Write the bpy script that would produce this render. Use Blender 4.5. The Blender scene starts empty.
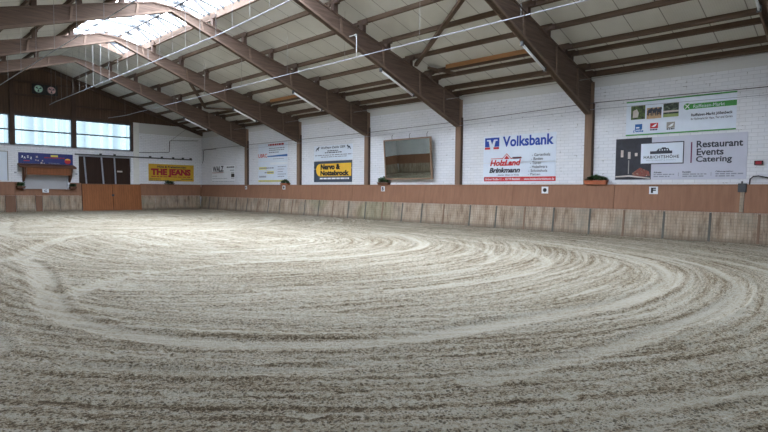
import bpy, bmesh, math, random
import numpy as np
from mathutils import Vector, Matrix
random.seed(7)
S = bpy.context.scene
COL = S.collection

# ------------------------------------------------------------------ camera
F_PX, YAW, PITCH, ROLL, EYE = 538.66, 0.7907884, -0.0469946, 0.0101731, 1.36144
c_, s_ = math.cos(YAW), math.sin(YAW)
cp, sp = math.cos(PITCH), math.sin(PITCH)
cr, sr = math.cos(ROLL), math.sin(ROLL)
R0 = Vector((c_, -s_, 0)); F0 = Vector((s_*cp, c_*cp, sp)); U0 = Vector((-s_*sp, -c_*sp, cp))
RR = cr*R0 + sr*U0; UU = cr*U0 - sr*R0
cam = bpy.data.cameras.new('camera'); cam.sensor_width = 36; cam.lens = F_PX/768*36
cam.clip_start = 0.05; cam.clip_end = 300
co = bpy.data.objects.new('camera', cam); COL.objects.link(co)
co.matrix_world = Matrix(((RR.x, UU.x, -F0.x, 0), (RR.y, UU.y, -F0.y, 0), (RR.z, UU.z, -F0.z, EYE), (0, 0, 0, 1)))
S.camera = co

# ------------------------------------------------------------------ world, light, exposure
S.view_settings.view_transform = 'Standard'; S.view_settings.look = 'None'
S.view_settings.gamma = 1; S.view_settings.use_curve_mapping = False
S.view_settings.exposure = 2.08
w = bpy.data.worlds.new('overcast_sky'); S.world = w; w.use_nodes = True
bg = w.node_tree.nodes['Background']
bg.inputs['Color'].default_value = (0.82, 0.92, 1.09, 1); bg.inputs['Strength'].default_value = 8.5

def portal(name, loc, rot, sx, sy):
    l = bpy.data.lights.new(name, 'AREA'); l.shape = 'RECTANGLE'; l.size = sx; l.size_y = sy
    l.cycles.is_portal = True
    o = bpy.data.objects.new(name, l); COL.objects.link(o); o.location = loc; o.rotation_euler = rot
SKY0, SKY1 = 3.5, 27.4            # glazed ridge runs between these Y
portal('skylight_portal', (8.15, (SKY0+SKY1)/2, 8.35), (0, 0, 0), 3.1, SKY1-SKY0)
portal('window_portal', (6.7, 35.3, 4.5), (math.radians(-90), 0, 0), 12.6, 1.7)
portal('added_rear_window_portal', (8.1, -3.95, 4.5), (math.radians(90), 0, 0), 12.6, 1.7)  # serves the unseen rear windows, added for extra light

# ------------------------------------------------------------------ dimensions
XR, XL, XC = 17.585, -1.285, 8.15
YE, YB = 35.04, -3.7
def ztop(x): return 8.05 - .315*abs(x-XC)       # top of the frames / underside of purlins
def zpan(x): return 8.18 - .315*abs(x-XC)       # underside of the ceiling panels
FRAMES = [2.475+5.335*i for i in range(-1, 6)]

# ------------------------------------------------------------------ materials
def newmat(name):
    m = bpy.data.materials.new(name); m.use_nodes = True
    nt = m.node_tree; return m, nt, nt.nodes['Principled BSDF']
def N(nt, t, **k):
    n = nt.nodes.new(t)
    for a, b in k.items():
        if a.startswith('i_'): n.inputs[a[2:].replace('_', ' ')].default_value = b
        else: setattr(n, a, b)
    return n
def ramp(nt, fac, stops):
    r = nt.nodes.new('ShaderNodeValToRGB')
    e = r.color_ramp.elements
    while len(e) < len(stops): e.new(.5)
    for i, (p, c) in enumerate(stops):
        e[i].position = p; e[i].color = (*c, 1) if len(c) == 3 else c
    nt.links.new(fac, r.inputs['Fac']); return r.outputs['Color']
def mixc(nt, fac, a, b, mode='MIX'):
    n = nt.nodes.new('ShaderNodeMix'); n.data_type = 'RGBA'; n.blend_type = mode
    for sock, v in ((0, fac), (6, a), (7, b)):
        if isinstance(v, (int, float)): n.inputs[sock].default_value = v
        elif isinstance(v, tuple): n.inputs[sock].default_value = (*v, 1) if len(v) == 3 else v
        else: nt.links.new(v, n.inputs[sock])
    return n.outputs[2]
def math_(nt, op, a, b=None, c=None, clamp=False):
    n = nt.nodes.new('ShaderNodeMath'); n.operation = op; n.use_clamp = clamp
    for i, v in enumerate((a, b, c)):
        if v is None: continue
        if isinstance(v, (int, float)): n.inputs[i].default_value = v
        else: nt.links.new(v, n.inputs[i])
    return n.outputs[0]
def coords(nt, scale=(1, 1, 1), kind='Object'):
    tc = nt.nodes.new('ShaderNodeTexCoord'); mp = nt.nodes.new('ShaderNodeMapping')
    mp.inputs['Scale'].default_value = scale
    nt.links.new(tc.outputs[kind], mp.inputs['Vector']); return mp.outputs['Vector']
def noise(nt, vec, scale, detail=4, rough=.6, dist=0):
    n = N(nt, 'ShaderNodeTexNoise'); n.inputs['Scale'].default_value = scale
    n.inputs['Detail'].default_value = detail; n.inputs['Roughness'].default_value = rough
    n.inputs['Distortion'].default_value = dist
    nt.links.new(vec, n.inputs['Vector']); return n.outputs['Fac']
def bump(nt, bs, h, strength=.3, dist=.01):
    b = nt.nodes.new('ShaderNodeBump'); b.inputs['Strength'].default_value = strength
    b.inputs['Distance'].default_value = dist
    nt.links.new(h, b.inputs['Height']); nt.links.new(b.outputs['Normal'], bs.inputs['Normal'])
def sc(c, k): return tuple(min(1, v*k) for v in c)
def plain(name, col, rough=.6, var=.12, scale=6, metal=0, spec=.5):
    m, nt, bs = newmat(name)
    v = coords(nt); f = noise(nt, v, scale)
    nt.links.new(ramp(nt, f, [(.3, sc(col, 1-var)), (.7, sc(col, 1+var))]), bs.inputs['Base Color'])
    bs.inputs['Roughness'].default_value = rough; bs.inputs['Metallic'].default_value = metal
    bs.inputs['Specular IOR Level'].default_value = spec
    return m
def wood(name, col, axis='X', rough=.75, var=.45, board=None, scale=1.0):
    """grain stretched along axis; optional board joints (spacing, axis)"""
    m, nt, bs = newmat(name)
    st = {'X': (.5, 9, 9), 'Y': (9, .5, 9), 'Z': (9, 9, .5)}[axis]
    v = coords(nt, tuple(q*scale for q in st))
    f = noise(nt, v, 2.2, 6, .65, .4)
    v2 = coords(nt); f2 = noise(nt, v2, .7, 3)
    c = ramp(nt, f, [(.25, sc(col, 1-var)), (.55, col), (.8, sc(col, 1+var*.8))])
    c = mixc(nt, math_(nt, 'MULTIPLY', f2, .6), c, sc(col, .6))
    if board:
        sp_, ax = board
        sep = nt.nodes.new('ShaderNodeSeparateXYZ'); nt.links.new(v2, sep.inputs[0])
        q = math_(nt, 'DIVIDE', sep.outputs[ax], sp_)
        fr = math_(nt, 'FRACT', q)
        j = math_(nt, 'LESS_THAN', fr, .07)
        wn = nt.nodes.new('ShaderNodeTexWhiteNoise'); wn.noise_dimensions = '1D'
        nt.links.new(math_(nt, 'FLOOR', q), wn.inputs['W'])
        c = mixc(nt, math_(nt, 'MULTIPLY', wn.outputs['Value'], .45), c, sc(col, .55))
        c = mixc(nt, math_(nt, 'MULTIPLY', j, .75), c, sc(col, .25))
    nt.links.new(c, bs.inputs['Base Color'])
    bs.inputs['Roughness'].default_value = rough; bs.inputs['Specular IOR Level'].default_value = .25
    bump(nt, bs, f, .25, .004)
    return m

def brick_white(name, ax, k=1.0):
    """white painted blockwork; ax = world axis the courses run along"""
    m, nt, bs = newmat(name)
    tc = nt.nodes.new('ShaderNodeTexCoord'); sep = nt.nodes.new('ShaderNodeSeparateXYZ')
    nt.links.new(tc.outputs['Object'], sep.inputs[0])
    cmb = nt.nodes.new('ShaderNodeCombineXYZ')
    nt.links.new(sep.outputs[ax], cmb.inputs[0]); nt.links.new(sep.outputs['Z'], cmb.inputs[1])
    br = N(nt, 'ShaderNodeTexBrick'); br.inputs['Scale'].default_value = 1
    br.inputs['Brick Width'].default_value = .30; br.inputs['Row Height'].default_value = .105
    br.inputs['Mortar Size'].default_value = .009; br.inputs['Mortar Smooth'].default_value = .3
    br.inputs['Color1'].default_value = (.76*k, .78*k, .82*k, 1); br.inputs['Color2'].default_value = (.71*k, .735*k, .78*k, 1)
    br.inputs['Mortar'].default_value = (.60, .62, .66, 1)
    nt.links.new(cmb.outputs[0], br.inputs['Vector'])
    f = noise(nt, tc.outputs['Object'], .9, 5, .6)
    c = mixc(nt, math_(nt, 'MULTIPLY', ramp(nt, f, [(.5, (0, 0, 0)), (.8, (1, 1, 1))]), .35), br.outputs['Color'], (.62, .62, .58))
    # chipped spots at some joints
    f3 = noise(nt, tc.outputs['Object'], 5.5, 2, .5)
    chip = math_(nt, 'MULTIPLY', math_(nt, 'GREATER_THAN', f3, .67), br.outputs['Fac'])
    c = mixc(nt, math_(nt, 'MULTIPLY', chip, .8), c, (.22, .22, .22))
    # paler smooth ring beam above 4.82 m
    nt.links.new(mixc(nt, math_(nt, 'MULTIPLY', math_(nt, 'GREATER_THAN', sep.outputs['Z'], 4.82), .9), c, (.60, .61, .60)), bs.inputs['Base Color'])
    # one long joint at 2.45 m
    bs.inputs['Roughness'].default_value = .7
    inv = math_(nt, 'SUBTRACT', 1, br.outputs['Fac'])
    bump(nt, bs, inv, .4, .006)
    return m

M = {}
M['white_wall_side'] = brick_white('white_painted_blockwork_side', 'Y')
M['white_wall_end'] = brick_white('white_painted_blockwork_end', 'X', 1.1)
M['plaster'] = plain('white_plaster', (.72, .735, .75), .75, .06, 2)
M['frame_wood'] = wood('dark_brown_timber', (.14, .095, .072), 'X', var=.6)
M['flange'] = wood('brown_timber_edge', (.20, .14, .105), 'X', var=.4)
M['post'] = wood('brown_post_timber', (.26, .17, .12), 'Z', var=.3)
M['post_dark'] = wood('dark_post_timber', (.10, .065, .05), 'Z', var=.3)
M['purlin'] = wood('weathered_purlin_timber', (.125, .085, .06), 'Y', var=.5)
M['new_timber'] = wood('new_orange_timber', (.42, .22, .10), 'Y', var=.25)
M['cladding'] = wood('dark_vertical_boarding', (.135, .085, .058), 'Z', var=.55, board=(.14, 'X'))
M['band'] = wood('brown_plywood_band', (.33, .17, .103), 'Z', var=.25, rough=.6, scale=.5)
M['band_dark'] = wood('brown_plywood_band_darker', (.25, .14, .09), 'Z', var=.2, rough=.65, scale=.5)  # darker brown plywood for a few end boards and the gate rails
M['gate'] = wood('orange_stained_gate_boards', (.40, .155, .06), 'Z', var=.35, board=(.13, 'X'), rough=.6)
M['fascia'] = wood('red_brown_shingled_fascia', (.30, .12, .055), 'X', var=.4, board=(.16, 'X'))
M['canopy_dark'] = wood('dark_brown_canopy', (.15, .07, .045), 'X', var=.3)
M['dark_door'] = wood('dark_brown_door_boards', (.045, .024, .017), 'Z', var=.3, board=(.12, 'X'))
M['steel_dark'] = plain('dark_steel', (.05, .055, .06), .5, .1, 8)
M['black'] = plain('black_paint', (.012, .012, .014), .5, .1, 8)
M['galv'] = plain('galvanised_pipe', (.34, .36, .41), .5, .1, 5)
M['wire'] = plain('pale_wire', (.24, .24, .235), .5, .1, 5)
M['cable'] = plain('dark_cable', (.09, .09, .095), .6, .1, 5)
M['tube'] = plain('white_tube_lamp', (.85, .87, .88), .3, .03, 5)
M['window_frame'] = plain('dark_window_frame', (.045, .055, .065), .5, .1, 5)
M['pillar'] = plain('pale_plaster_pillar', (.74, .75, .72), .7, .05, 4)
M['shutter'] = None
M['terracotta'] = plain('terracotta', (.42, .13, .06), .7, .15, 9)
M['leaf'] = plain('plant_leaves', (.055, .13, .045), .6, .5, 25)
M['white'] = plain('white_panel', (.80, .84, .88), .45, .03, 3)
M['paleblue'] = plain('pale_blue_white_panel', (.70, .775, .87), .45, .03, 3)
M['lav'] = plain('lavender_grey_banner', (.56, .58, .68), .5, .03, 3)
M['ink'] = plain('dark_ink', (.03, .035, .055), .5, .05, 4)
M['greyink'] = plain('grey_ink', (.28, .30, .36), .5, .05, 4)
M['blue'] = plain('royal_blue', (.01, .06, .38), .45, .05, 4)
M['blue2'] = plain('mid_blue', (.02, .14, .42), .45, .05, 4)
M['navy'] = plain('navy_sign_blue', (.012, .025, .17), .45, .1, 3)
M['slate'] = plain('slate_blue', (.045, .065, .10), .5, .06, 3)
M['yellow'] = plain('warm_yellow', (.85, .52, .05), .5, .05, 4)
M['jeans_yellow'] = plain('golden_yellow', (.62, .38, .03), .55, .08, 4)
M['lemon'] = plain('lemon_yellow', (.75, .68, .10), .5, .05, 4)
M['red'] = plain('red_ink', (.55, .02, .03), .45, .06, 4)
M['darkred'] = plain('dark_red_ink', (.36, .015, .03), .5, .06, 4)
M['green'] = plain('grass_green', (.05, .30, .06), .5, .06, 4)
M['plum'] = plain('plum_ink', (.14, .02, .08), .5, .05, 4)
M['concrete'] = plain('grey_concrete', (.33, .32, .30), .85, .15, 4)
M['batten'] = wood('grey_weathered_batten', (.15, .145, .13), 'Z', var=.5)
M['mirror_frame'] = wood('pale_mirror_frame_wood', (.30, .20, .14), 'Z', var=.2)
def m_shutter():
    m, nt, bs = newmat('grey_roller_shutter')
    v = coords(nt); sep = nt.nodes.new('ShaderNodeSeparateXYZ'); nt.links.new(v, sep.inputs[0])
    fr = math_(nt, 'FRACT', math_(nt, 'DIVIDE', sep.outputs['Z'], .055))
    nt.links.new(mixc(nt, math_(nt, 'MULTIPLY', math_(nt, 'LESS_THAN', fr, .15), .35), (.45, .46, .48), (.25, .26, .28)), bs.inputs['Base Color'])
    bs.inputs['Roughness'].default_value = .5; bump(nt, bs, fr, .4, .006)
    return m
M['shutter'] = m_shutter()
def m_mirror():
    m, nt, bs = newmat('mirror_silver')
    v = coords(nt); f = noise(nt, v, 3)
    nt.links.new(ramp(nt, f, [(.3, (.60, .66, .60)), (.7, (.66, .70, .64))]), bs.inputs['Base Color'])
    bs.inputs['Metallic'].default_value = 1; bs.inputs['Roughness'].default_value = .015
    return m
M['mirror'] = m_mirror()
def m_glass(name, tint, stripe_ax, per, line=.35):
    """corrugated translucent sheet: mostly lets daylight straight through, a little diffuse"""
    m, nt, bs = newmat(name); out = nt.nodes['Material Output']; nt.nodes.remove(bs)
    v = coords(nt); sep = nt.nodes.new('ShaderNodeSeparateXYZ'); nt.links.new(v, sep.inputs[0])
    n1 = nt.nodes.new('ShaderNodeTexNoise'); n1.noise_dimensions = '1D'; n1.inputs['Scale'].default_value = 2.2
    n1.inputs['Detail'].default_value = 3
    nt.links.new(sep.outputs[stripe_ax], n1.inputs['W'])
    fr = math_(nt, 'FRACT', math_(nt, 'DIVIDE', sep.outputs[stripe_ax], per))
    ln = math_(nt, 'MULTIPLY', math_(nt, 'LESS_THAN', fr, .03), line)
    c = ramp(nt, n1.outputs['Fac'], [(.35, sc(tint, .80)), (.6, tint)])
    c = mixc(nt, ln, c, sc(tint, .35))
    t = nt.nodes.new('ShaderNodeBsdfTransparent'); nt.links.new(c, t.inputs['Color'])
    d = nt.nodes.new('ShaderNodeBsdfDiffuse'); d.inputs['Color'].default_value = (.7, .75, .78, 1)
    mx = nt.nodes.new('ShaderNodeMixShader'); mx.inputs[0].default_value = .08
    nt.links.new(t.outputs[0], mx.inputs[1]); nt.links.new(d.outputs[0], mx.inputs[2])
    nt.links.new(mx.outputs[0], out.inputs['Surface']); return m
M['window_sheet'] = m_glass('translucent_window_sheet', (.19, .212, .212), 'X', .79)
M['sky_sheet'] = m_glass('translucent_skylight_sheet', (.97, .96, .95), 'Y', 1.05, .5)
def m_panel():
    m, nt, bs = newmat('ceiling_insulation_panels')
    v = coords(nt); sep = nt.nodes.new('ShaderNodeSeparateXYZ'); nt.links.new(v, sep.inputs[0])
    q = math_(nt, 'DIVIDE', math_(nt, 'SUBTRACT', sep.outputs['Y'], 2.2), .889)
    fr = math_(nt, 'FRACT', q)
    f = noise(nt, v, .8, 4); f2 = noise(nt, v, 9, 3)
    wn = nt.nodes.new('ShaderNodeTexWhiteNoise'); wn.noise_dimensions = '1D'; nt.links.new(math_(nt, 'FLOOR', q), wn.inputs['W'])
    c = ramp(nt, f, [(.3, (.54, .54, .50)), (.7, (.63, .635, .60))])
    c = mixc(nt, math_(nt, 'MULTIPLY', wn.outputs['Value'], .15), c, (.43, .42, .37))
    c = mixc(nt, math_(nt, 'MULTIPLY', math_(nt, 'LESS_THAN', fr, .028), .8), c, (.12, .115, .10))
    rib = math_(nt, 'FRACT', math_(nt, 'DIVIDE', sep.outputs['Y'], .06))
    c = mixc(nt, math_(nt, 'MULTIPLY', math_(nt, 'LESS_THAN', rib, .25), .10), c, (.25, .25, .23))
    nt.links.new(c, bs.inputs['Base Color']); bs.inputs['Roughness'].default_value = .7
    bump(nt, bs, f2, .15, .004); return m
M['panel'] = m_panel()
def m_kick(ax):
    """weathered boards with a printed grid, stained and streaked"""
    m, nt, bs = newmat('weathered_gridded_kickboard_'+ax)
    tc = nt.nodes.new('ShaderNodeTexCoord'); sep = nt.nodes.new('ShaderNodeSeparateXYZ')
    nt.links.new(tc.outputs['Object'], sep.inputs[0])
    a = sep.outputs[ax]; z = sep.outputs['Z']
    f1 = math_(nt, 'FRACT', math_(nt, 'DIVIDE', a, .085)); f2 = math_(nt, 'FRACT', math_(nt, 'DIVIDE', z, .095))
    g = math_(nt, 'MAXIMUM', math_(nt, 'LESS_THAN', f1, .22), math_(nt, 'LESS_THAN', f2, .15))
    cmb = nt.nodes.new('ShaderNodeCombineXYZ'); nt.links.new(a, cmb.inputs[0]); nt.links.new(math_(nt, 'MULTIPLY', z, .22), cmb.inputs[1])
    st = noise(nt, cmb.outputs[0], 5, 5, .7)
    blot = noise(nt, tc.outputs['Object'], 1.1, 4, .6)
    c = ramp(nt, st, [(.28, (.15, .10, .068)), (.5, (.40, .315, .235)), (.75, (.58, .49, .39))])
    gn = noise(nt, tc.outputs['Object'], 7, 2)
    c = mixc(nt, math_(nt, 'MULTIPLY', math_(nt, 'MULTIPLY', g, gn), .75), c, (.14, .105, .08))
    c = mixc(nt, math_(nt, 'MULTIPLY', ramp(nt, blot, [(.5, (0, 0, 0)), (.72, (1, 1, 1))]), .5), c, (.26, .27, .23))
    gs = noise(nt, tc.outputs['Object'], .31, 1)
    c = mixc(nt, math_(nt, 'MULTIPLY', ramp(nt, gs, [(.62, (0, 0, 0)), (.70, (1, 1, 1))]), .3), c, (.13, .19, .09))
    # streaky darkening towards the foot
    low = math_(nt, 'SUBTRACT', 1, math_(nt, 'DIVIDE', z, .2), clamp=True)
    c = mixc(nt, math_(nt, 'MULTIPLY', math_(nt, 'MULTIPLY', low, st), 1.3, clamp=True), c, (.10, .085, .065))
    nt.links.new(c, bs.inputs['Base Color']); bs.inputs['Roughness'].default_value = .85
    bs.inputs['Specular IOR Level'].default_value = .15
    return m
M['kick_Y'] = m_kick('Y'); M['kick_X'] = m_kick('X')
def m_photo(name, cols, scale=6):
    m, nt, bs = newmat(name)
    v = coords(nt); f = noise(nt, v, scale, 3, .6, 1.2)
    n = len(cols); nt.links.new(ramp(nt, f, [(.3+.4*i/(n-1), c) for i, c in enumerate(cols)]), bs.inputs['Base Color'])
    bs.inputs['Roughness'].default_value = .5; return m
M['ph_dark'] = m_photo('dark_dinner_photo', [(.012, .014, .022), (.02, .022, .034), (.03, .03, .045)], 3)
M['ph_food'] = m_photo('food_photo', [(.04, .015, .015), (.30, .07, .05), (.10, .03, .02), (.55, .38, .28)], 14)
M['ph1'] = m_photo('garden_photo', [(.015, .02, .015), (.03, .05, .02), (.10, .16, .04), (.16, .10, .06)], 7)
M['ph2'] = m_photo('riders_photo', [(.05, .03, .02), (.35, .22, .12), (.5, .42, .3)], 8)
M['ph3'] = m_photo('forest_photo', [(.01, .02, .015), (.03, .05, .03), (.16, .2, .14)], 9)
M['ph_tan'] = plain('tan_ground', (.45, .30, .17), .6, .1, 9)
M['ph_grass'] = plain('photo_grass', (.25, .33, .12), .6, .1, 9)
M['skin'] = plain('photo_pale', (.55, .50, .46), .5, .1, 6)

# ------------------------------------------------------------------ mesh helpers
class MB:
    def __init__(s): s.bm = bmesh.new()
    def box(s, x0, x1, y0, y1, z0, z1):
        v = [s.bm.verts.new((x, y, z)) for x in (x0, x1) for y in (y0, y1) for z in (z0, z1)]
        for f in ((0, 1, 3, 2), (4, 6, 7, 5), (0, 4, 5, 1), (2, 3, 7, 6), (0, 2, 6, 4), (1, 5, 7, 3)):
            s.bm.faces.new([v[i] for i in f])
        return s
    def prism(s, pts, a0, a1, axis='Y'):
        """closed polygon pts extruded along axis; pts are (x,z) for Y, (y,z) for X, (x,y) for Z"""
        def mk(p, a):
            return {'Y': (p[0], a, p[1]), 'X': (a, p[0], p[1]), 'Z': (p[0], p[1], a)}[axis]
        A = [s.bm.verts.new(mk(p, a0)) for p in pts]; B = [s.bm.verts.new(mk(p, a1)) for p in pts]
        s.bm.faces.new(A); s.bm.faces.new(B[::-1])
        for i in range(len(pts)):
            j = (i+1) % len(pts); s.bm.faces.new((A[j], A[i], B[i], B[j]))
        return s
    def tube(s, pts, r, n=8):
        pts = [Vector(p) for p in pts]; rings = []
        for i, p in enumerate(pts):
            d = (pts[min(i+1, len(pts)-1)] - pts[max(i-1, 0)]).normalized()
            up = Vector((0, 0, 1)) if abs(d.z) < .9 else Vector((1, 0, 0))
            a = d.cross(up).normalized(); b = d.cross(a)
            rings.append([s.bm.verts.new(p + r*(math.cos(2*math.pi*k/n)*a + math.sin(2*math.pi*k/n)*b)) for k in range(n)])
        for A, B in zip(rings, rings[1:]):
            for k in range(n): s.bm.faces.new((A[k], A[(k+1) % n], B[(k+1) % n], B[k]))
        s.bm.faces.new(rings[0][::-1]); s.bm.faces.new(rings[-1]); return s
    def build(s, name, mat, parent=None, smooth=False, bevel=0):
        bmesh.ops.recalc_face_normals(s.bm, faces=s.bm.faces)
        me = bpy.data.meshes.new(name); s.bm.to_mesh(me); s.bm.free()
        me.materials.append(mat)
        if smooth: me.polygons.foreach_set('use_smooth', [True]*len(me.polygons))
        o = bpy.data.objects.new(name, me); COL.objects.link(o)
        if parent:
            o.parent = parent; o.matrix_parent_inverse = parent_inv(parent)
        if bevel:
            b = o.modifiers.new('bevel', 'BEVEL'); b.width = bevel; b.segments = 2; b.limit_method = 'ANGLE'
        return o
def parent_inv(p):
    m = Matrix.Identity(4); q = p
    while q:
        m = (q.matrix_parent_inverse @ q.matrix_basis) @ m if q.parent else q.matrix_basis @ m
        q = q.parent
    return m.inverted()
def tag(o, label=None, cat=None, group=None, kind=None):
    if label: o['label'] = label
    if cat: o['category'] = cat
    if group: o['group'] = group
    if kind: o['kind'] = kind
    return o
def empty(name, loc, label, cat, group=None):
    o = bpy.data.objects.new(name, None); COL.objects.link(o); o.location = loc; o.empty_display_size = .2
    return tag(o, label, cat, group)
def struct(o): o['kind'] = 'structure'; return o
def copy_tree(o, parent=None):
    c = o.copy(); COL.objects.link(c); c.parent = parent
    for ch in list(o.children): copy_tree(ch, c)
    return c

# ------------------------------------------------------------------ floor of raked sand
def vnoise(x, y, seed):
    """smooth value noise on arrays"""
    rs = np.random.RandomState(seed); T = rs.rand(256, 256)
    xi = np.floor(x).astype(int); yi = np.floor(y).astype(int); fx = x-xi; fy = y-yi
    fx = fx*fx*(3-2*fx); fy = fy*fy*(3-2*fy); g = lambda a, b: T[a % 256, b % 256]
    return (g(xi, yi)*(1-fx)+g(xi+1, yi)*fx)*(1-fy)+(g(xi, yi+1)*(1-fx)+g(xi+1, yi+1)*fx)*fy
def sand():
    def axis(a, b, near, fine, coarse, reach):
        v = [a]
        while v[-1] < b:
            d = max(0, abs(v[-1]-near)-reach)
            v.append(v[-1]+min(coarse, fine+d*.006))
        v[-1] = b; return np.array(v)
    xs = axis(XL, XR, 3.5, .04, .14, 5.5); ys = axis(YB, YE, 3.5, .04, .14, 3.5)
    X, Y = np.meshgrid(xs, ys); ny, nx = X.shape
    # the families of raked curves ridden round the hall
    wob = (vnoise(X*.35, Y*.35, 1)-.5)*.9 + (vnoise(X*1.1, Y*1.1, 2)-.5)*.15
    def stadium(cx, cy, hl, ya=1.0):
        dy = np.clip(Y-cy, 0, hl); return np.hypot(X-cx, Y-cy-dy), np.arctan2(Y-cy-dy, X-cx)*6 + dy
    u1, v1 = stadium(7.6, 8.6, 20)
    u2, v2 = stadium(7.8, 12.6, 3)
    u3, v3 = stadium(9.0, 24.0, 4)
    sm = lambda a, b, t: np.clip((t-a)/(b-a), 0, 1)**2*(3-2*np.clip((t-a)/(b-a), 0, 1))
    far = sm(16.3, 16.8, Y + wob)                     # beyond the second track
    ins = 1-sm(5.35, 5.6, u1+wob*.15)
    u = np.where(far > .5, u3, np.where(ins > .5, u2, u1)) ; v = np.where(far > .5, v3, np.where(ins > .5, v2, v1))
    reg = np.where(far > .5, 3., np.where(ins > .5, 2., 1.))
    # long smooth tracks left by a sledge edge: (points, half width, strength)
    def dist_poly(P):
        D = np.full(X.shape, 1e9)
        for (x0, y0), (x1, y1) in zip(P, P[1:]):
            dx, dy = x1-x0, y1-y0; t = np.clip(((X-x0)*dx+(Y-y0)*dy)/(dx*dx+dy*dy), 0, 1)
            D = np.minimum(D, np.hypot(X-x0-t*dx, Y-y0-t*dy))
        return D
    def cat(P, n=6):
        out = []
        Q = [P[0]]+list(P)+[P[-1]]
        for i in range(1, len(Q)-2):
            p0, p1, p2, p3 = [np.array(q, float) for q in Q[i-1:i+3]]
            for k in range(n):
                t = k/n; out.append(tuple(.5*((2*p1)+(p2-p0)*t+(2*p0-5*p1+4*p2-p3)*t*t+(-p0+3*p1-3*p2+p3)*t**3)))
        out.append(tuple(P[-1])); return out
    TR = [
        ([(2.04, 11.92), (2.51, 12.73), (3.66, 15.31), (4.9, 17.01), (7.18, 16.65), (10.31, 16.54)], .22, .9),
        ([(2.44, 12.37), (2.29, 10.21), (1.78, 7.63), (1.65, 6.31), (1.91, 5.19), (2.57, 4.12), (3.6, 3.35), (4.9, 3.05), (6.7, 2.6), (8.4, 2.6), (9.9, 2.95), (11.87, 4.2), (13.2, 6.3), (13.8, 9)], .17, 1.),
        ([(2.02, 7.58), (2.92, 8.56), (3.82, 8.87), (5.07, 8.93), (7, 8.4), (8.6, 8.3), (10.4, 8.9), (12, 11)], .16, .9),
        ([(4.6, 25.1), (3.6, 20.5), (3.41, 18.2), (3.95, 17.3), (6, 17.1)], .25, .9),
        ([(3.2, 2.25), (4.11, 2.03), (5.05, 1.82), (6.02, 1.74), (7.11, 1.62), (8.55, 1.65), (9.82, 1.96), (11.59, 2.89), (13, 4.3)], .13, .75),
        ([(3.0, 24), (2.6, 17), (1.3, 13), (.3, 10)], .3, .6),
        ([(5.3, 5.1), (7.5, 4.6), (9.5, 5.0), (11.2, 6.4), (12.3, 8.6), (12.9, 11.5)], .13, .7),
        ([(4, 6.3), (5.5, 5.9), (7.5, 5.6), (9.3, 6.1), (10.9, 7.5), (11.8, 9.6), (12.2, 12.5)], .12, .7),
        ([(1.2, 4.6), (1.9, 3.75), (2.6, 3.2), (3.2, 2.95)], .10, .8),
        ([(4.5, 22), (8, 20.6), (13, 20.5), (15, 23)], .3, .7), ([(5, 26), (9, 24), (14, 25.5)], .3, .6), ([(4, 19.6), (8, 18.6), (13, 18.4)], .22, .7),
        ([(5, 13.2), (9, 12.6), (12.5, 14.5)], .15, .6), ([(4, 11), (7, 10.6), (10, 11.5)], .12, .6),
        ([(.9, 5.4), (1.05, 7.5), (1.2, 10)], .12, .7),
        ([(10.5, 1.35), (12.5, 1.95), (14.6, 3.6), (15.5, 5.5)], .12, .5),
    ]
    track = np.zeros_like(X); H = np.zeros_like(X)
    edge = vnoise(X*3.1, Y*3.1, 5)*.5+.6
    for P, wd, st in TR:
        D = dist_poly(cat(P))
        br = 1-sm(wd*edge*.7, wd*edge*1.15, D)
        track = np.maximum(track, br*st)
        H += -.018*st*br + .016*st*np.exp(-((D-wd*1.35)/(wd*.3))**2)
    # hoof prints, pale compacted patches, mostly at the near right
    rs = np.random.RandomState(4)
    for i in range(150):
        if i < 85: px, py = rs.uniform(3.2, 9.0), rs.uniform(.25, 1.7)
        else: px, py = rs.uniform(1, 14), rs.uniform(1, 9)
        a = rs.uniform(0, 3.14); l, q = rs.uniform(.07, .15), rs.uniform(.035, .065)
        m = (np.abs(X-px) < .3) & (np.abs(Y-py) < .3)
        dx, dy = X[m]-px, Y[m]-py
        e = ((dx*math.cos(a)+dy*math.sin(a))/l)**2+((-dx*math.sin(a)+dy*math.cos(a))/q)**2
        b = 1-sm(.6, 1.2, e+(vnoise(X[m]*16, Y[m]*16, 6)-.5)*.8)
        track[m] = np.maximum(track[m], b*rs.uniform(.5, 1.)); H[m] -= .02*b
    # raking furrows and clods
    fur = vnoise(u*9+wob, v*.55, 11)*.6+vnoise(u*22, v*.9, 12)*.4
    clod = vnoise(X*11, Y*11, 8)*.5+vnoise(X*23+7, Y*23, 9)*.5
    rough = (1-track)
    H += rough*((fur-.5)*.030+(clod-.5)*.032) + (vnoise(X*.5, Y*.5, 3)-.5)*.02
    # sand banked against the boards
    dw = np.minimum(np.minimum(XR-.3-X, YE-.3-Y), X-XL-.3)
    H += .025*np.exp(-np.clip(dw, 0, 9)/.35)*(vnoise(X*2, Y*2, 15)+.2) - .01
    H[H < -.05] = -.05
    co_ = np.stack([X, Y, H], -1).reshape(-1, 3)
    idx = np.arange(ny*nx).reshape(ny, nx)
    q = np.stack([idx[:-1, :-1], idx[:-1, 1:], idx[1:, 1:], idx[1:, :-1]], -1).reshape(-1, 4)
    me = bpy.data.meshes.new('floor'); me.vertices.add(len(co_)); me.vertices.foreach_set('co', co_.ravel().astype(np.float32))
    me.loops.add(q.size); me.loops.foreach_set('vertex_index', q.ravel().astype(np.int32))
    me.polygons.add(len(q)); me.polygons.foreach_set('loop_start', (np.arange(len(q))*4).astype(np.int32))
    me.update(calc_edges=True)
    me.polygons.foreach_set('use_smooth', [True]*len(q))
    for nm, arr in (('track', track), ('in1', (reg == 1)*1.), ('in2', (reg == 2)*1.)):
        a = me.attributes.new(nm, 'FLOAT', 'POINT'); a.data.foreach_set('value', arr.ravel().astype(np.float32))
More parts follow.
